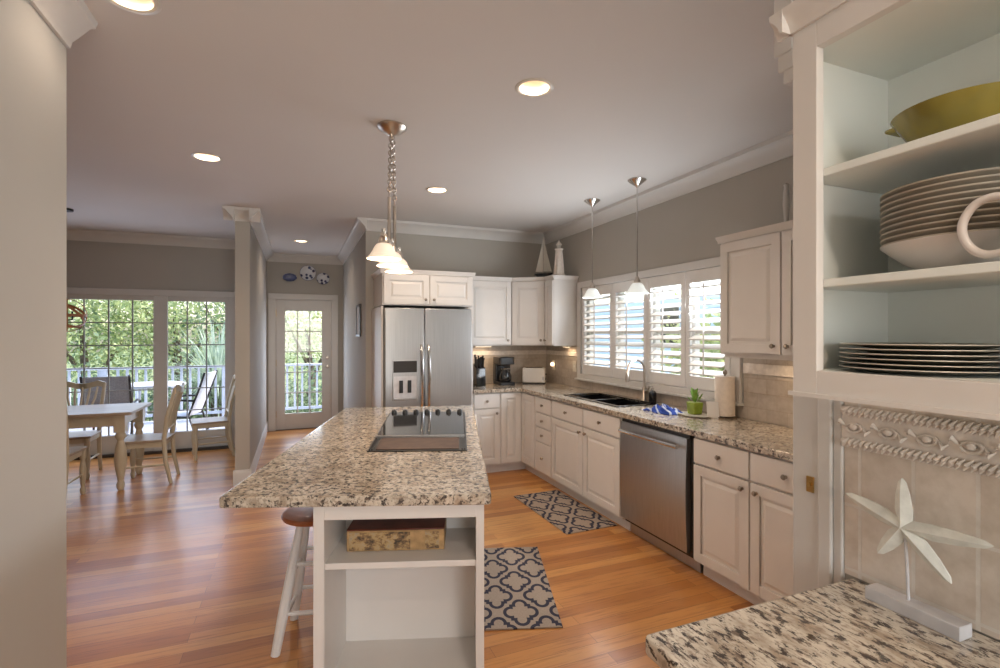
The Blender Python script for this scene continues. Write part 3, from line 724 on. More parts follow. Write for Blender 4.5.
# stool
st = thing('bar_stool', 'white stool with a round reddish wood seat tucked beside the island', 'stool', (.088, 2.662, 0), R(30))
m = MB().lathe([(0, .588), (.13, .588), (.158, .596), (.165, .608), (.158, .620), (.12, .626), (0, .622)], (0, 0, 0), 36); m.build('seat', 'cork', st, local=True)
legs = []
for k in range(4):
    a = R(180 + 90 * k); A = Vector((.085 * cos(a), .085 * sin(a), .588)); F_ = Vector((.215 * cos(a), .215 * sin(a), 0)); legs.append((A, F_))
    MB().tube([A, A.lerp(F_, .25), A.lerp(F_, .7), F_], [.018, .022, .025, .021], 10).build('leg', 'white', st, local=True)
for k in range(4):
    (A, F_), (A2, F2) = legs[k], legs[(k + 1) % 4]
    for u_ in ((.33, .70) if k % 2 == 0 else (.42, .76)): MB().tube([A.lerp(F_, u_), A.lerp(F_, u_).lerp(A2.lerp(F2, u_), .5), A2.lerp(F2, u_)], [.009, .012, .009], 8).build('rung', 'white', st, local=True)

# ------------------------------------------------------------------ pendants
def bell(c, r, h, mb=None, seg=32):
    mb = mb or MB()
    pr = [(.20 * r / .2 * .2 / .2, h)] if 0 else [(r * .30, h), (r * .42, h * .93), (r * .55, h * .75), (r * .66, h * .5), (r * .78, h * .28), (r * .95, h * .08), (r, 0), (r * .97, 0), (r * .76, h * .24), (r * .62, h * .5), (r * .5, h * .74), (r * .27, h * .93)]
    return mb.lathe(pr, c, seg)
def plight(loc, e, col=(1, .70, .45), r=.03):
    l = bpy.data.lights.new('pendant_lamp', 'POINT'); l.energy = e; l.color = col; l.shadow_soft_size = r
    o = bpy.data.objects.new('pendant_lamp', l); COL.objects.link(o); o.location = loc
P1, P3 = Vector((.430, 2.74, 0)), Vector((.612, 3.28, 0)); PM = (P1 + P3) / 2
ip = thing('island_pendant', 'brushed metal hanging fixture with three lit alabaster shades over the island', 'pendant light', (PM.x, PM.y, CH))
MB().lathe([(.086, -.001), (.088, -.008), (.080, -.020), (.048, -.042), (.016, -.055), (.008, -.075), (0, -.076)], (PM.x, PM.y, CH), 28).build('canopy', 'nickel', ip)
dv = (P3 - P1).normalized()
zb = 2.035
for s in (-1, 1):
    m = MB(); x0 = PM + dv * .03 * s; x1 = PM + dv * .16 * s
    nl = 17
    for k in range(nl):
        t_ = k / nl; p = x0.lerp(x1, t_ * .55); z = 2.675 - .0225 * k
        ring = []
        for j in range(10):
            a = 2 * pi * j / 10
            ring.append((p.x + .011 * cos(a) * (1 if k % 2 else .3) , p.y + .011 * cos(a) * (-.3 if k % 2 else 1), z + .017 * sin(a)))
        m.tube(ring, .0036, 5, closed=True)
    m.build('chain', 'nickel', ip)
    p = x0.lerp(x1, .55)
    MB().tube([(p.x, p.y, 2.29), (p.x, p.y, zb)], .0105, 10).build('rod', 'nickel', ip)
a, b = P1 - dv * .04, P3 + dv * .04
MB().tube([(a.x, a.y, zb), (b.x, b.y, zb)], .011, 10).build('cross_bar', 'nickel', ip)
for p in (P1, PM, P3):
    MB().lathe([(.006, .085), (.012, .082), (.012, .07), (.008, .06), (.02, .045), (.03, .02), (.032, .0)], (p.x, p.y, 1.985), 18).build('shade_holder', 'nickel', ip)
    sh = bell((p.x, p.y, 1.905), .092, .085).build('lamp_shade', 'shade_on', ip)
    MB().lathe([(0, .055), (.012, .05), (.022, .025), (.018, .008), (0, 0)], (p.x, p.y, 1.925), 14).build('bulb', 'bulb', sh)
    plight((p.x, p.y, 1.89), 3.5)
for (x, y, zs, lab) in ((2.525, 3.97, 1.835, 'chrome mini pendant with frosted shade, the farther one near the corner cabinet'), (2.525, 3.31, 1.824, 'chrome mini pendant with frosted shade, the nearer one over the sink')):
    t = thing('mini_pendant', lab, 'pendant light', (x, y, CH), group='mini pendants by the window')
    MB().lathe([(.072, -.001), (.074, -.008), (.06, -.02), (.03, -.042), (.012, -.056), (.005, -.07)], (x, y, CH), 26).build('canopy', 'chrome', t)
    MB().tube([(x, y, CH - .05), (x, y, zs + .125)], .0055, 8).build('rod', 'chrome', t)
    MB().lathe([(.006, .14), (.012, .135), (.014, .12), (.026, .105), (.028, .08), (.03, .075)], (x, y, zs), 18).build('socket', 'nickel', t)
    bell((x, y, zs), .092, .085).build('lamp_shade', 'shade_day', t)

# ------------------------------------------------------------------ worktop items
z0 = .9145
kb = thing('knife_block', 'black knife block full of black handled knives beside the fridge', 'knife block', (1.90, 5.33, z0))
MB().hexa([(-.055, -.07, 0), (.055, -.07, 0), (.055, .08, 0), (-.055, .08, 0)], [(-.055, -.055, .20), (.055, -.055, .20), (.055, .08, .25), (-.055, .08, .25)]).build('block', 'blackgl', kb, .004, local=True)
for i in range(3):
    for j in range(3):
        x = -.034 + .034 * i; y = -.03 + .035 * j; z = .212 + .011 * j
        MB().tube([(x, y, z - .008), (x + .004 * (i - 1), y - .01, z + .05 + .01 * ((i + j) % 3)), (x + .008 * (i - 1), y - .016, z + .095 + .012 * ((i * 2 + j) % 3))], [.009, .0085, .011], 8).build('knife_handle', 'black', kb, local=True)
cm = thing('coffee_maker', 'black drip coffee maker with a glass carafe on the back worktop', 'coffee maker', (2.215, 5.36, z0))
MB().prism(rpoly([(-.095, -.12), (.095, -.12), (.095, .12), (-.095, .12)], .03), 0, .035).build('base', 'black', cm, .003, local=True)
MB().prism(rpoly([(-.095, .02), (.095, .02), (.095, .12), (-.095, .12)], .02), .0355, .235).build('water_tank', 'blackgl', cm, .003, local=True)
MB().prism(rpoly([(-.095, -.11), (.095, -.11), (.095, .12), (-.095, .12)], .03), .2355, .32).build('brew_head', 'black', cm, .006, local=True)
MB().lathe([(0, .037), (.055, .037), (.07, .06), (.072, .10), (.055, .15), (.045, .17), (.05, .18)], (0, -.045, 0), 22).build('carafe', 'blackgl', cm, local=True)
MB().tube([(.0, -.10, .165), (.0, -.145, .155), (.0, -.145, .09), (.0, -.115, .07)], .008, 8).build('carafe_handle', 'black', cm, local=True)
MB().lathe([(.052, .182), (.054, .19), (.03, .2), (0, .201)], (0, -.045, 0), 20).build('carafe_lid', 'chrome', cm, local=True)
ts = thing('toaster', 'white two slice toaster in the corner of the worktop', 'toaster', (2.60, 5.36, z0), R(-28))
m = MB().prism(rpoly([(-.135, -.075), (.135, -.075), (.135, .075), (-.135, .075)], .025), .012, .185); m.build('body', 'white', ts, .012, local=True)
B(-.13, .13, -.07, .07, 0, .0118).build('base', 'black', ts, local=True)
for y in (-.028, .028): B(-.10, .10, y - .010, y + .010, .1852, .1875).build('slot', 'dark', ts, local=True)
B(.136, .150, -.012, .012, .10, .118).build('lever', 'black', ts, .002, local=True)
MB().lathe([(0, .010), (.012, .009), (.014, 0)], (.1355, .03, .05), 12, 'X').build('dial', 'black', ts, local=True)
B(.10, .122, -.0765, -.0752, .045, .085).build('control_strip', 'stone', ts, local=True)
# towel, plant, card, paper towels
tw = MB(); nx, ny = 26, 22; vs = []; fs = []
for j in range(ny):
    for i in range(nx):
        u_, v_ = i / (nx - 1) - .5, j / (ny - 1) - .5
        e = max(0, 1 - (abs(u_) * 2) ** 4) * max(0, 1 - (abs(v_) * 2) ** 4)
        vs.append((.17 * u_ + .012 * sin(9 * v_), .27 * v_ + .015 * sin(8 * u_), .003 + e * (.030 + .012 * sin(17 * u_ + 9 * v_) + .011 * sin(23 * v_ - 12 * u_) + .006 * sin(40 * u_ * v_ + 30 * u_))))
fs = [(j * nx + i, j * nx + i + 1, (j + 1) * nx + i + 1, (j + 1) * nx + i) for j in range(ny - 1) for i in range(nx - 1)]
base_i = len(vs); ring = [i for i in range(nx)] + [(j) * nx + nx - 1 for j in range(1, ny)] + [(ny - 1) * nx + i for i in range(nx - 2, -1, -1)] + [j * nx for j in range(ny - 2, 0, -1)]
vs += [(vs[i][0], vs[i][1], 0) for i in ring]; L2 = len(ring)
fs += [(ring[k], base_i + k, base_i + (k + 1) % L2, ring[(k + 1) % L2]) for k in range(L2)] + [tuple(base_i + k for k in range(L2))]
tw.add([(2.55 + x, 3.02 + y, z0 + .001 + z) for x, y, z in vs], fs)
o = tw.build('dish_towel', 'towel'); tag(o, 'crumpled blue and white towel on the granite right of the sink', 'towel')
tr = thing('tray', 'thin beige tray under the green pot on the worktop', 'tray', (2.63, 2.80, z0))
MB().lathe([(0, 0), (.10, 0), (.115, .006), (.12, .012), (.112, .012), (.10, .006), (0, .006)], (0, 0, 0), 28, sx=.8, sy=1.1).build('tray_dish', 'rim', tr, local=True)
pt = thing('potted_plant', 'small sprouting plant in a square green pot beside the paper towels', 'plant', (2.665, 2.83, z0 + .0065))
MB().hexa([(-.034, -.034, 0), (.034, -.034, 0), (.034, .034, 0), (-.034, .034, 0)], [(-.042, -.042, .085), (.042, -.042, .085), (.042, .042, .085), (-.042, .042, .085)]).build('pot', 'green', pt, .003, local=True)
m = MB()
for k in range(26):
    a = random.uniform(0, 2 * pi); r_ = random.uniform(0, .03); h = random.uniform(.03, .11); x, y = r_ * cos(a), r_ * sin(a)
    dx, dy = .03 * cos(a), .03 * sin(a); px_, py_ = -.009 * sin(a), .009 * cos(a)
    m.add([(x, y, .085), (x + dx * .5 + px_, y + dy * .5 + py_, .085 + h * .8), (x + dx, y + dy, .085 + h), (x + dx * .5 - px_, y + dy * .5 - py_, .085 + h * .85)], [(0, 1, 2, 3)])
m.build('foliage', 'leafy', pt, local=True)
cd_ = MB().hexa([(2.655, 2.70, z0 + .013), (2.705, 2.64, z0 + .013), (2.715, 2.65, z0 + .013), (2.665, 2.71, z0 + .013)], [(2.655, 2.71, z0 + .125), (2.705, 2.65, z0 + .125), (2.709, 2.655, z0 + .125), (2.659, 2.715, z0 + .125)])
cd_.v = [(x - .0, y, z - .013) for x, y, z in cd_.v]
o = cd_.build('blank_card', 'white'); tag(o, 'small white card standing before the paper towel roll', 'card')
pp = thing('paper_towel_holder', 'roll of paper towels on an upright dark holder by the window', 'paper towels', (2.775, 2.66, z0))
MB().lathe([(0, 0), (.075, 0), (.078, .008), (.03, .014), (0, .014)], (0, 0, 0), 26).build('base', 'pewter', pp, local=True)
MB().lathe([(.006, .014), (.006, .30), (.014, .306), (.016, .32), (.008, .335), (0, .338)], (0, 0, 0), 12).build('post', 'pewter', pp, local=True)
MB().lathe([(.02, .016), (.066, .016), (.066, .29), (.02, .29), (.02, .016)], (0, 0, 0), 32).build('paper_roll', 'paper', pp, local=True)
# outlets
for loc, lab, ax in (((2.869, 5.36, 1.125), 'wall outlet with a glowing night light right of the toaster', 'x'), ((2.869, 4.87, 1.14), 'blank beige switch plate left of the window casing', 'x')):
    t = thing('wall_plate', lab, 'outlet', loc)
    B(-.006, 0, -.038, .038, -.06, .06).build('cover', 'rim', t, .002, local=True)
    if 'night' in lab: MB().lathe([(0, .03), (.018, .026), (.022, .01), (.02, 0)], (-.0365, 0, .01), 12, 'X').build('night_light', 'puck', t, local=True)
    else: B(-.010, -.006, -.006, .006, -.012, .012).build('toggle', 'white', t, .001, local=True)

# ornaments above the cabinets
zt = 2.1405
t = thing('model_sailboat', 'small model sailboat with cream sails on the corner cabinet', 'ornament', (2.60, 5.12, zt))
MB().hexa([(-.06, -.018, 0), (.07, -.018, 0), (.07, .018, 0), (-.06, .018, 0)], [(-.10, -.03, .045), (.115, 0, .06), (.115, .001, .06), (-.10, .03, .045)]).build('hull', 'black', t, .003, local=True)
MB().tube([(0, 0, .03), (0, 0, .46)], .004, 8).build('mast', 'nickel', t, local=True)
MB().hexa([(-.085, -.003, .07), (-.004, -.003, .07), (-.004, -.003, .42)], [(-.085, .003, .07), (-.004, .003, .07), (-.004, .003, .42)]).build('sail', 'sail', t, local=True)
MB().hexa([(.006, -.003, .075), (.10, -.003, .075), (.006, -.003, .44)], [(.006, .003, .075), (.10, .003, .075), (.006, .003, .44)]).build('sail', 'sail', t, local=True)
t.rotation_euler = (0, 0, R(-20))
t = thing('model_lighthouse', 'white tapered model lighthouse beside the sailboat on the corner cabinet', 'ornament', (2.685, 4.90, zt))
MB().lathe([(.075, 0), (.072, .02), (.064, .022), (.040, .29), (.05, .295), (.05, .305), (.028, .306)], (0, 0, 0), 8).build('tower', 'paper', t, local=True)
MB().lathe([(.026, .3065), (.026, .345)], (0, 0, 0), 8).build('lantern_room', 'rim', t, local=True)
MB().lathe([(.036, .3455), (.034, .352), (.006, .385), (.004, .40), (0, .40)], (0, 0, 0), 8).build('lantern_roof', 'paper', t, local=True)
t = thing('model_oar', 'pale carved ornament standing on top of the right wall cabinet', 'ornament', (2.75, 2.165, 2.1305))
MB().lathe([(.032, 0), (.034, .012), (.012, .03), (.014, .08), (.020, .16), (.017, .23), (.012, .26), (.016, .275), (0, .29)], (0, 0, 0), 12).build('figure', 'trim', t, local=True)
# hall plates and picture
for (x, z, r_, mt, lab, k) in ((-.12, 2.385, .105, 'bluepl', 'oval navy plate on the wall above the hall door, left of the round one', .62), (.147, 2.465, .12, 'bluedot', 'round blue and white plate centred above the hall door', 1), (.372, 2.385, .10, 'bluedot', 'small blue and white plate above the hall door, right of the round one', .9)):
    t = thing('wall_plate_ornament', lab, 'plate', (x, 8.497, z), group='plates above the hall door')
    MB().lathe([(0, .008), (r_ * .55, .008), (r_ * .68, .012), (r_, .024), (r_, .02), (r_ * .66, .004), (r_ * .5, 0), (0, 0)], (0, 0, 0), 30, 'Y', sy=k).build('plate', mt, t, local=True)
    MB().lathe([(r_ * .97, .0235), (r_, .026), (r_ * 1.015, .021), (r_ * .97, .0235)], (0, 0, 0), 30, 'Y', sy=k).build('plate_rim', 'bluepl' if mt != 'bluepl' else 'bluewhite', t, local=True)
t = thing('framed_picture', 'narrow dark framed picture on the hall wall left of the fridge', 'picture', (.6795, 6.17, 1.66))
B(-.02, 0, -.20, -.175, -.19, .19).box(-.02, 0, .175, .20, -.19, .19).box(-.02, 0, -.175, .175, .165, .19).box(-.02, 0, -.175, .175, -.19, -.165).build('frame', 'black', t, .002, local=True)
B(-.010, -.002, -.175, .175, -.165, .165).build('picture', 'stone', t, local=True)

# ------------------------------------------------------------------ rugs
def rug(label, loc, rz, w, l):
    o = B(-w / 2, w / 2, -l / 2, l / 2, 0, .008).build('rug', 'rug', None, .002); o.location = (*loc, .0008); o.rotation_euler = (0, 0, rz)
    return tag(o, label, 'rug', 'trellis rugs')
rug('beige rug with navy trellis pattern beside the island cabinet', (1.215, 2.762), R(-18.5), .40, .96)
rug('beige rug with navy trellis pattern before the sink cabinet', (2.08, 3.755), R(1), .46, .95)

# ------------------------------------------------------------------ hutch on the right
hu = thing('open_hutch', 'white open shelf wall cabinet at the right foreground holding dishes', 'cabinet', (1.08, .2, 1.38))
HX, HY0, HY1 = .92, -.45, .71
m = B(HX, HX + .02, HY1 - .05, HY1, 1.38, 2.10).box(HX, HX + .02, HY0, HY0 + .05, 1.38, 2.10).box(HX, HX + .02, HY0 + .05, HY1 - .05, 1.38, 1.43).box(HX, HX + .02, HY0 + .05, HY1 - .05, 2.05, 2.10)
m.build('face_frame', 'cab', hu, .0015, smooth=False)
B(HX + .02, 1.249, HY1 - .012, HY1 - .0005, 1.38, 2.10).build('side_panel', 'cab_in', hu)
B(HX + .02, 1.249, HY0 + .0005, HY0 + .012, 1.38, 2.10).build('side_panel', 'cab_in', hu)
B(1.20, 1.248, HY0 + .012, HY1 - .012, 1.40, 2.09).build('back_panel', 'cab_in', hu)
B(HX + .02, 1.2, HY0 + .012, HY1 - .012, 1.412, 1.43).box(HX + .02, 1.2, HY0 + .012, HY1 - .012, 1.38, 1.40).build('bottom_panel', 'cab_in', hu)
B(HX + .02, 1.2, HY0 + .012, HY1 - .012, 2.055, 2.075).build('top_panel', 'cab_in', hu)
B(HX + .021, 1.199, HY0 + .012, HY1 - .0125, 1.590, 1.606).build('shelf', 'cab_in', hu, .002)
B(HX + .021, 1.199, HY0 + .012, HY1 - .0125, 1.804, 1.820).build('shelf', 'cab_in', hu, .002)
pr = [(0, 0), (.006, 0), (.010, .012), (.020, .026), (.028, .034), (.030, .045), (0, .045)]
m = MB().sweep([(a, 2.10 + b) for a, b in pr], (HX, HY1 + .03), (HX, HY0), (-1, 0)).sweep([(a, 2.10 + b) for a, b in pr], (HX - .03, HY1), (1.249, HY1), (0, 1))
m.box(HX, 1.249, HY0, HY1, 2.10, 2.144); m.build('cornice', 'cab', hu)
m = B(HX - .006, HX, HY0, HY1 + .006, 1.378, 1.386); m.build('bottom_bead', 'cab', hu)
# dishes
def dish(label, cat, loc, prof, mat, rimprof=None, group=None, name='plate', sx=1, sy=1):
    t = thing(name, label, cat, loc, 0, group)
    MB().lathe(prof, (0, 0, 0), 48, sx=sx, sy=sy).build(name + '_body', mat, t, local=True)
    if rimprof: MB().lathe(rimprof, (0, 0, 0), 48, sx=sx, sy=sy).build('rim', 'rim' if name == 'plate' else 'bowlrim', t, local=True)
    return t
r = .125
pp_ = [(0, .0), (.075, 0), (.085, .002), (r, .0085), (r, .0095), (.084, .0045), (.07, .0035), (0, .0035)]
rp_ = [(r - .004, .0092), (r + .0006, .0099), (r + .0012, .0088), (r - .001, .008), (r - .004, .0092)]
names = ['lowest', 'second from bottom', 'third from bottom', 'fourth from bottom', 'second from top', 'topmost']
for k in range(6):
    dish('dark dinner plate on the hutch floor, %s of its stack' % names[k], 'plate', (1.05 + .001 * ((k * 7) % 3 - 1), .553, 1.4305 + .0085 * k), pp_, 'plate', rp_, 'dinner plates on the hutch floor')
r = .12
bp = [(0, .0), (.055, 0), (.058, .004), (.085, .02), (.108, .04), (r, .052), (r, .055), (.104, .044), (.08, .025), (.05, .010), (0, .010)]
brp = [(r - .003, .0545), (r + .0008, .0553), (r + .0008, .0530), (r - .002, .0525), (r - .003, .0545)]
od = ['lowest', 'second lowest', 'third from bottom', 'fourth from bottom', 'fifth from bottom', 'fifth from top', 'fourth from top', 'third from top', 'second from top', 'topmost']
for k in range(10):
    dish(('cream shallow bowl' if k == 0 else 'taupe shallow bowl') + ' on the middle hutch shelf, %s of its stack' % od[k], 'bowl', (1.075, .50, 1.6065 + .0102 * k), bp, 'mug' if k == 0 else 'bowl', brp, 'bowls on the middle hutch shelf', 'bowl')
t = thing('serving_dish', 'olive green oval serving dish on the upper hutch shelf', 'dish', (1.07, .503, 1.8205))
MB().lathe([(0, 0), (.048, 0), (.054, .004), (.078, .030), (.098, .062), (.103, .070), (.097, .068), (.074, .032), (.05, .010), (0, .009)], (0, 0, 0), 48, sx=.95, sy=.98).build('dish_body', 'olive', t, local=True)
for s in (-1, 1):
    MB().hexa([(-.03, s * .09, .060), (.03, s * .09, .060), (.022, s * .114, .064), (-.022, s * .114, .064)], [(-.03, s * .09, .070), (.03, s * .09, .070), (.022, s * .115, .072), (-.022, s * .115, .072)]).build('lug_handle', 'olive', t, .004, local=True)
t = thing('mug', 'white mug at the right edge of the middle hutch shelf with a large handle', 'mug', (.962, .352, 1.6065))
MB().lathe([(0, 0), (.032, 0), (.036, .008), (.034, .05), (.038, .10), (.0365, .10), (.032, .05), (.031, .008), (0, .006)], (0, 0, 0), 32).build('cup', 'mug', t, local=True)
hp = [Vector(p) for p in [(-.004, .02, .080), (-.004, .034, .086), (-.006, .060, .097), (-.008, .084, .088), (-.01, .097, .060), (-.01, .090, .030), (-.008, .068, .012), (-.004, .034, .018), (-.004, .02, .02)]]
hq = []
for i in range(1, len(hp) - 2):
    for j in range(6):
        u = j / 6; p0, p1, p2, p3 = hp[i - 1:i + 3]; hq.append(.5 * (2 * p1 + (p2 - p0) * u + (2 * p0 - 5 * p1 + 4 * p2 - p3) * u * u + (3 * p1 - p0 - 3 * p2 + p3) * u ** 3))
MB().tube(hq, .0062, 12).build('handle', 'mug', t, local=True)

# peninsula counter + base
m = MB().prism(rpoly([(.625, .80), (.625, -1.2), (1.241, -1.2), (1.241, .80)], .012), .876, .914)
o = m.build('granite_worktop', 'granite2', None, .006, smooth=False); tag(o, 'speckled granite counter in the right foreground under the starfish', 'countertop')
c = thing('base_cabinet', 'cream base cabinet under the right foreground granite counter', 'cabinet', (.66, .785, 0), RZ)
base_body(c, 1.9, .56)
for k in range(3): drawer(c, .01 + .62 * k, .60 + .62 * k, ZW0, ZW1); door(c, .01 + .62 * k, .60 + .62 * k, ZD0, ZD1, (.55 + .62 * k, .655))
# starfish
sf = thing('starfish_sculpture', 'pale starfish ornament on a rod over a grey block base', 'ornament', (1.19, .645, .9145))
B(1.165, 1.207, .553, .725, .9145, .942).build('base', 'stone', sf, .0015)
MB().tube([(1.188, .652, .942), (1.188, .655, 1.02), (1.19, .659, 1.075)], .0032, 8).build('rod', 'stone', sf)
cen = Vector((1.19, .660, 1.092)); tips = [(.665, 1.194), (.514, 1.108), (.578, 1.010), (.712, 1.015), (.782, 1.128)]
order = sorted(tips, key=lambda t_: math.atan2(t_[1] - 1.092, t_[0] - .66))
ring = []
for i, tp in enumerate(order):
    nx_ = order[(i + 1) % 5]
    a = Vector((tp[0] - .66, tp[1] - 1.092)); b = Vector((nx_[0] - .66, nx_[1] - 1.092))
    pn = Vector((-a.y, a.x)).normalized()
    for fr, wd_ in ((.35, -.0165), (.65, -.0135), (.92, -.007), (1.0, 0), (.92, .007), (.65, .0135), (.35, .0165)): ring.append((a * fr + pn * wd_, fr))
    v_ = (a.normalized() + b.normalized()).normalized() * .022; ring.append((v_, .2))
n = len(ring); vs = []; fs = []
for sgn in (-1, 1):
    vs += [(1.19 + sgn * .002, .66 + p.x, 1.092 + p.y) for p, fr in ring]
spine = {}
for sgn in (-1, 1):
    ci = len(vs); vs.append((1.19 + sgn * .016, .66, 1.092))
    off = 0 if sgn == -1 else n
    for i, tp in enumerate(order):
        a = Vector((tp[0] - .66, tp[1] - 1.092)); s0 = len(vs)
        for fr, h in ((.35, .0135), (.7, .010), (.93, .006)): p = a * fr; vs.append((1.19 + sgn * h, .66 + p.x, 1.092 + p.y))
        o_ = off + i * 8
        fs += [(s0, o_, o_ + 1, s0 + 1), (s0 + 1, o_ + 1, o_ + 2, s0 + 2), (s0 + 2, o_ + 2, o_ + 3), (s0 + 2, o_ + 3, o_ + 4), (s0 + 1, s0 + 2, o_ + 4, o_ + 5), (s0, s0 + 1, o_ + 5, o_ + 6)]
        prev = off + ((i * 8 - 1) % n)
        fs += [(ci, prev, o_, s0), (ci, s0, o_ + 6, o_ + 7)]
fs += [(i, (i + 1) % n, n + (i + 1) % n, n + i) for i in range(n)]
MB().add(vs, fs).build('starfish', 'star', sf)

# ------------------------------------------------------------------ dining set
tb = thing('dining_table', 'whitewashed pine dining table with thick turned legs', 'table', (-2.3, 6.15, 0))
TX0, TX1, TY0, TY1 = -3.25, -1.48, 5.74, 6.50
MB().prism(rpoly([(TX0, TY0), (TX1, TY0), (TX1, TY1), (TX0, TY1)], .03), .725, .755).build('tabletop', 'oaktop', tb, .005, smooth=False)
B(TX0 + .10, TX1 - .10, TY0 + .06, TY0 + .08, .62, .7245).box(TX0 + .10, TX1 - .10, TY1 - .08, TY1 - .06, .62, .7245).box(TX0 + .09, TX0 + .11, TY0 + .06, TY1 - .06, .62, .7245).box(TX1 - .11, TX1 - .09, TY0 + .06, TY1 - .06, .62, .7245).build('apron', 'oakch', tb)
lp = [(.02, 0), (.03, .02), (.036, .06), (.024, .09), (.028, .11), (.046, .22), (.052, .30), (.045, .40), (.030, .46), (.026, .48), (.042, .51), (.045, .53), (.034, .56)]
for x in (TX0 + .10, TX1 - .10):
    for y in (TY0 + .08, TY1 - .08): MB().lathe(lp, (x, y, 0), 20).box(x - .045, x + .045, y - .045, y + .045, .56, .7243).build('leg', 'oakch', tb)
def make_chair():
    t = thing('dining_chair', 'x', 'chair', (0, 0, 0), 0, 'whitewashed dining chairs')
    # faces -y ; back at +y
    m = MB().prism(rpoly([(-.22, -.21), (.22, -.21), (.20, .20), (-.20, .20)], .04), .425, .448); m.build('seat', 'oaktop', t, .006, local=True)
    B(-.19, .19, -.18, -.16, .375, .4245).box(-.18, .18, .16, .18, .375, .4245).box(-.19, -.17, -.16, .16, .375, .4245).box(.17, .19, -.16, .16, .375, .4245).build('apron', 'oakch', t, local=True)
    for s in (-1, 1):
        MB().lathe([(.014, 0), (.02, .015), (.024, .05), (.015, .07), (.017, .085), (.026, .18), (.027, .24), (.018, .31), (.017, .325), (.026, .345), (.026, .425)], (.185 * s, -.175, 0), 14).build('front_leg', 'oakch', t, local=True)
        MB().tube([(.175 * s, .235, 0), (.178 * s, .19, .22), (.18 * s, .175, .44), (.188 * s, .205, .68), (.2 * s, .275, .95)], [.017, .021, .022, .020, .016], 10).build('rear_leg', 'oakch', t, local=True)
        MB().tube([(.183 * s, -.17, .19), (.18 * s, .20, .19)], .010, 8).build('stretcher', 'oakch', t, local=True)
    m = MB(); pts = [(-.21, .272, .93), (-.14, .285, .955), (-.06, .29, .93), (0, .292, .92), (.06, .29, .93), (.14, .285, .955), (.21, .272, .93)]
    for i in range(6):
        a, b = pts[i], pts[i + 1]
        m.hexa([(a[0], a[1] - .011, a[2] - .03), (b[0], b[1] - .011, b[2] - .03), (b[0], b[1] + .011, b[2] - .03), (a[0], a[1] + .011, a[2] - .03)], [(a[0], a[1] - .008, a[2] + .03), (b[0], b[1] - .008, b[2] + .03), (b[0], b[1] + .011, b[2] + .03), (a[0], a[1] + .011, a[2] + .03)])
    m.build('crest_rail', 'oakch', t, local=True)
    MB().tube([(-.185, .187, .54), (.185, .187, .54)], .014, 8).build('lower_rail', 'oakch', t, local=True)
    for k in range(5):
        x = -.11 + .055 * k
        MB().tube([(x * .6, .188, .545), (x * .75, .21, .66), (x * 1.1, .25, .80), (x * 1.2, .288, .915)], [.009, .012, .012, .009], 8).build('back_slat', 'oakch', t, local=True)
    return t
ch0 = make_chair()
spots = [((-1.42, 6.08), R(-90), 'whitewashed dining chair pulled up to the right end of the table'), ((-2.2, 6.55), R(0), 'whitewashed dining chair on the window side of the table, back towards the deck'),
         ((-2.05, 5.62), R(180), 'whitewashed dining chair at the near side of the table, mostly behind the left wall'), ((-.99, 7.04), R(-78), 'whitewashed dining chair standing by the window next to the partition wall')]
for i, (xy, rz, lab) in enumerate(spots):
    o = ch0 if i == 0 else copy_tree(ch0)
    o.location = (*xy, 0); o.rotation_euler = (0, 0, rz); o['label'] = lab
# orb chandelier
t = thing('orb_chandelier', 'round wooden hoop chandelier half hidden behind the left wall', 'chandelier', (-2.13, 6.2, 2.735))
oc = Vector((-2.13, 6.2, 1.685))
MB().lathe([(.06, 0), (.058, -.02), (.012, -.03), (0, -.03)], (-2.13, 6.2, 2.738), 20).build('canopy', 'black', t)
MB().tube([(-2.13, 6.2, 2.71), (-2.13, 6.2, 1.85)], .006, 6).build('chain', 'black', t)
for e in ((0, 0, 0), (R(90), 0, R(20)), (R(90), 0, R(110)), (R(45), 0, R(40)), (R(-45), 0, R(-30))):
    mm = Matrix.Translation(oc) @ __import__('mathutils').Euler(e).to_matrix().to_4x4(); m = MB(); vs = []; fs = []; n = 40
    for i in range(n):
        a = 2 * pi * i / n
        for rr, zz in ((.165, -.012), (.165, .012), (.158, .012), (.158, -.012)): vs.append(mm @ Vector((rr * cos(a), rr * sin(a), zz)))
    for i in range(n):
        j = (i + 1) % n
        for k in range(4): fs.append((i * 4 + k, j * 4 + k, j * 4 + (k + 1) % 4, i * 4 + (k + 1) % 4))
    m.add(vs, fs).build('hoop', 'bronze', t)
for a in (0, 2.1, 4.2): MB().tube([(oc.x, oc.y, oc.z - .05), (oc.x + .05 * cos(a), oc.y + .05 * sin(a), oc.z - .04), (oc.x + .05 * cos(a), oc.y + .05 * sin(a), oc.z + .04)], .008, 8).build('candle_arm', 'black', t)

# ------------------------------------------------------------------ outside: deck, railing, furniture
dk = MB()
y = 7.58
while y < 11.0: dk.box(-7, -.62, y, y + .135, -.16, -.12); y += .14
y = 8.63
while y < 11.0: dk.box(-.62, 4, y, y + .135, -.16, -.12); y += .14
struct('floor_deck', dk, 'deck', smooth=False)
struct('ground', B(-60, 60, -40, 90, -1.3, -1.2), 'grass', smooth=False)
rl = thing('deck_railing', 'white wooden railing with slim balusters along the deck edge', 'railing', (-1, 10.9, -.12))
B(-7, 4, 10.84, 10.96, .86, .90).build('top_rail', 'rail', rl, .004)
B(-7, 4, 10.88, 10.93, -.02, .03).build('bottom_rail', 'rail', rl)
x = -6.5
while x < 3.5:
    if not any(abs(x - p) < .08 for p in (-5, -3.2, -1.3, .6, 2.5)): B(x - .018, x + .018, 10.885, 10.922, .03, .86).build('baluster', 'rail', rl)
    x += .14
for p in (-5, -3.2, -1.3, .6, 2.5): B(p - .05, p + .05, 10.85, 10.95, -.12, .86).build('post', 'rail', rl)
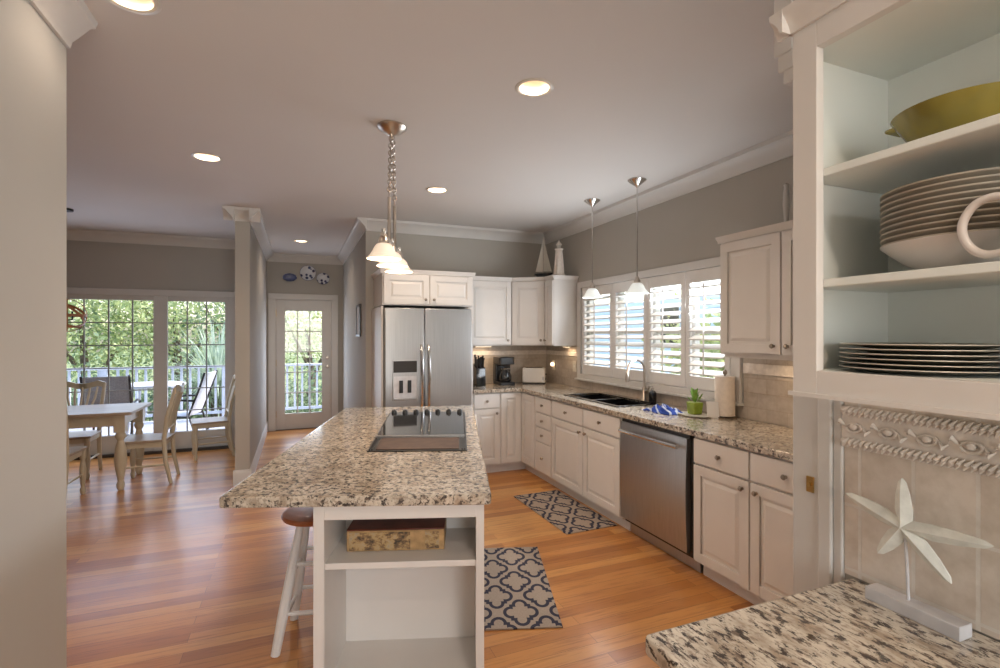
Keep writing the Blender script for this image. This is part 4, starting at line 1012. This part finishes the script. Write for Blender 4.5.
pt_ = thing('patio_table', 'white patio table on the deck outside the dining window', 'table', (-2.1, 9.25, -.12))
MB().lathe([(0, .81), (.42, .81), (.44, .82), (.44, .845), (.42, .85), (0, .85)], (0, 0, 0), 36).build('tabletop', 'rail', pt_, local=True)
for k in range(4): a = R(45 + 90 * k); MB().tube([(.3 * cos(a), .3 * sin(a), .81), (.38 * cos(a), .38 * sin(a), 0)], .018, 8).build('leg', 'rail', pt_, local=True)
def patio_chair(label, loc, rz, mat='patio'):
    t = thing('patio_chair', label, 'chair', (*loc, -.12), rz, 'sling chairs on the deck')
    for s in (-1, 1):
        MB().tube([(.26 * s, .38, 1.06), (.26 * s, .30, .80), (.26 * s, .16, .42), (.26 * s, -.24, .44), (.26 * s, -.28, .40)], .015, 8).build('side_frame', 'black', t, local=True)
        MB().tube([(.26 * s, -.24, .43), (.26 * s, -.28, 0)], .014, 8).build('leg', 'black', t, local=True)
        MB().tube([(.26 * s, .18, .43), (.26 * s, .30, 0)], .014, 8).build('leg', 'black', t, local=True)
        MB().tube([(.28 * s, .24, .66), (.28 * s, -.05, .68), (.28 * s, -.26, .64), (.27 * s, -.27, .40)], .015, 8).build('armrest', 'black', t, local=True)
    MB().hexa([(-.25, .372, 1.05), (.25, .372, 1.05), (.25, .155, .44), (-.25, .155, .44)], [(-.25, .38, 1.045), (.25, .38, 1.045), (.25, .163, .435), (-.25, .163, .435)]).hexa([(-.25, .16, .43), (.25, .16, .43), (.25, -.24, .45), (-.25, -.24, .45)], [(-.25, .16, .438), (.25, .16, .438), (.25, -.24, .458), (-.25, -.24, .458)]).build('sling', mat, t, local=True)
    return t
patio_chair('grey sling patio chair left of the white deck table', (-2.42, 8.55), R(185))
patio_chair('pale sling patio chair with black frame right of the deck table', (-1.58, 8.62), R(-100), 'rail')

# vegetation
def tree(name, label, loc, cr, ch, mat, n, trunk=True, seed=0, cz=None, leaf=.16, cat='tree', group='trees beyond the deck'):
    rnd = random.Random(seed); t = thing(name, label, cat, (*loc, -1.2), 0, group)
    cz = cz if cz is not None else ch
    if trunk:
        MB().tube([(0, 0, 0), (.1, 0, cz * .4), (-.05, .1, cz * .9)], [.16, .12, .05], 8).tube([(.1, 0, cz * .4), (cr * .4, .2, cz * .8)], [.08, .03], 6).tube([(.05, 0, cz * .5), (-cr * .4, -.2, cz)], [.07, .02], 6).build('trunk', 'bark', t, local=True)
    vs = []; fs = []
    cl = [(rnd.gauss(0, .5) * cr, rnd.gauss(0, .4) * cr, cz + rnd.gauss(0, .5) * ch * .5) for _ in range(26)]
    for i in range(n):
        c = cl[rnd.randrange(26)]; s = cr * .33
        p = Vector((c[0] + rnd.gauss(0, s), c[1] + rnd.gauss(0, s), max(.15, c[2] + rnd.gauss(0, s))))
        a = Vector((rnd.gauss(0, 1), rnd.gauss(0, 1), rnd.gauss(0, 1))).normalized(); b = a.cross(Vector((rnd.gauss(0, 1), rnd.gauss(0, 1), rnd.gauss(0, 1)))).normalized()
        l = leaf * rnd.uniform(.5, 1.2); k = len(vs)
        vs += [p - a * l * .5, p + b * l * .25, p + a * l * .5, p - b * l * .25]; fs.append((k, k + 1, k + 2, k + 3))
    me = bpy.data.meshes.new('foliage'); me.from_pydata([tuple(v) for v in vs], [], fs); me.materials.append(M[mat]); o = bpy.data.objects.new('foliage', me); COL.objects.link(o); o.parent = t
    return t
tree('leafy_tree', 'bright green tree beyond the deck behind the left window', (-5.0, 15.5), 2.0, 3.2, 'leaf1', 4200, seed=1)
tree('leafy_tree', 'yellow green tree behind the middle of the dining window', (-3.2, 16.5), 1.9, 3.6, 'leaf1', 4200, seed=2)
tree('leafy_tree', 'dark green tree behind the window mullion', (-1.9, 17.5), 1.8, 3.6, 'leaf2', 3800, seed=3)
tree('leafy_tree', 'pale green tree seen through the hall door glass', (.3, 16.5), 1.7, 3.2, 'leaf1', 3600, seed=4)
tree('leafy_tree', 'deep green tree far left beyond the deck', (-7.5, 17), 2.3, 3.6, 'leaf2', 6000, seed=5)
for i, (x, y_, lab) in enumerate(((-5.6, 13, 'low green bush behind the railing, far left'), (-3.9, 12.8, 'low green bush behind the railing at the patio chair'), (-2.3, 13.0, 'low green bush behind the railing at the mullion'), (.0, 13.0, 'low green bush behind the railing at the hall door'))):
    tree('garden_bush', lab, (x, y_), 1.0, 1.3, 'leaf2', 3500, trunk=False, seed=20 + i, cz=1.0, leaf=.12, cat='bush', group='bushes behind the railing')
t = thing('palmetto', 'pale spiky palmetto behind the right dining window pane', 'palm', (-1.65, 12.6, -1.2))
rnd = random.Random(3); vs = []; fs = []
for i in range(420):
    a = rnd.uniform(0, 2 * pi); el = rnd.uniform(.15, 1.45); L3 = rnd.uniform(1.2, 1.9); hz = rnd.uniform(.9, 1.7)
    d_ = Vector((cos(a) * cos(el), sin(a) * cos(el), sin(el))); sd2 = Vector((-sin(a), cos(a), 0)) * .016
    p0 = Vector((0, 0, hz)); p1 = p0 + d_ * L3 * .55; p2 = p0 + d_ * L3 + Vector((0, 0, -.35 * cos(el))); k = len(vs)
    vs += [p0 - sd2, p0 + sd2, p1 + sd2, p1 - sd2, p2]; fs += [(k, k + 1, k + 2, k + 3), (k + 3, k + 2, k + 4)]
me = bpy.data.meshes.new('fronds'); me.from_pydata([tuple(v) for v in vs], [], fs); me.materials.append(M['leaf3']); o = bpy.data.objects.new('fronds', me); COL.objects.link(o); o.parent = t
MB().tube([(0, 0, 0), (0, 0, 1.6)], [.16, .12], 10).build('trunk', 'bark', t, local=True)
# neighbour house and tree beyond the kitchen window
nh = thing('neighbour_house', 'pale blue house wall seen between the shutter louvers', 'house', (13, 12, -1.2))
m = MB()
for k in range(20): m.hexa([(-.03, -12, .2 * k), (.3, -12, .2 * k), (.3, 12, .2 * k), (-.03, 12, .2 * k)], [(0, -12, .2 * k + .2), (.3, -12, .2 * k + .2), (.3, 12, .2 * k + .2), (0, 12, .2 * k + .2)])
m.build('wall', 'siding', nh, local=True, smooth=False)
for yy_ in (-3, 0, 3): 
    f_ = B(-.08, -.031, yy_ - .6, yy_ + .6, 2.2, 3.8).build('window', 'rail', nh, local=True)
    B(-.085, -.081, yy_ - .5, yy_ + .5, 2.3, 3.7).build('pane', 'blackgl', f_, local=True)
tree('leafy_tree', 'yellow green shrub seen through the shutters above the faucet', (5.6, 5.6), .6, 1.2, 'leaf1', 2500, seed=9, cz=2.3, leaf=.14)
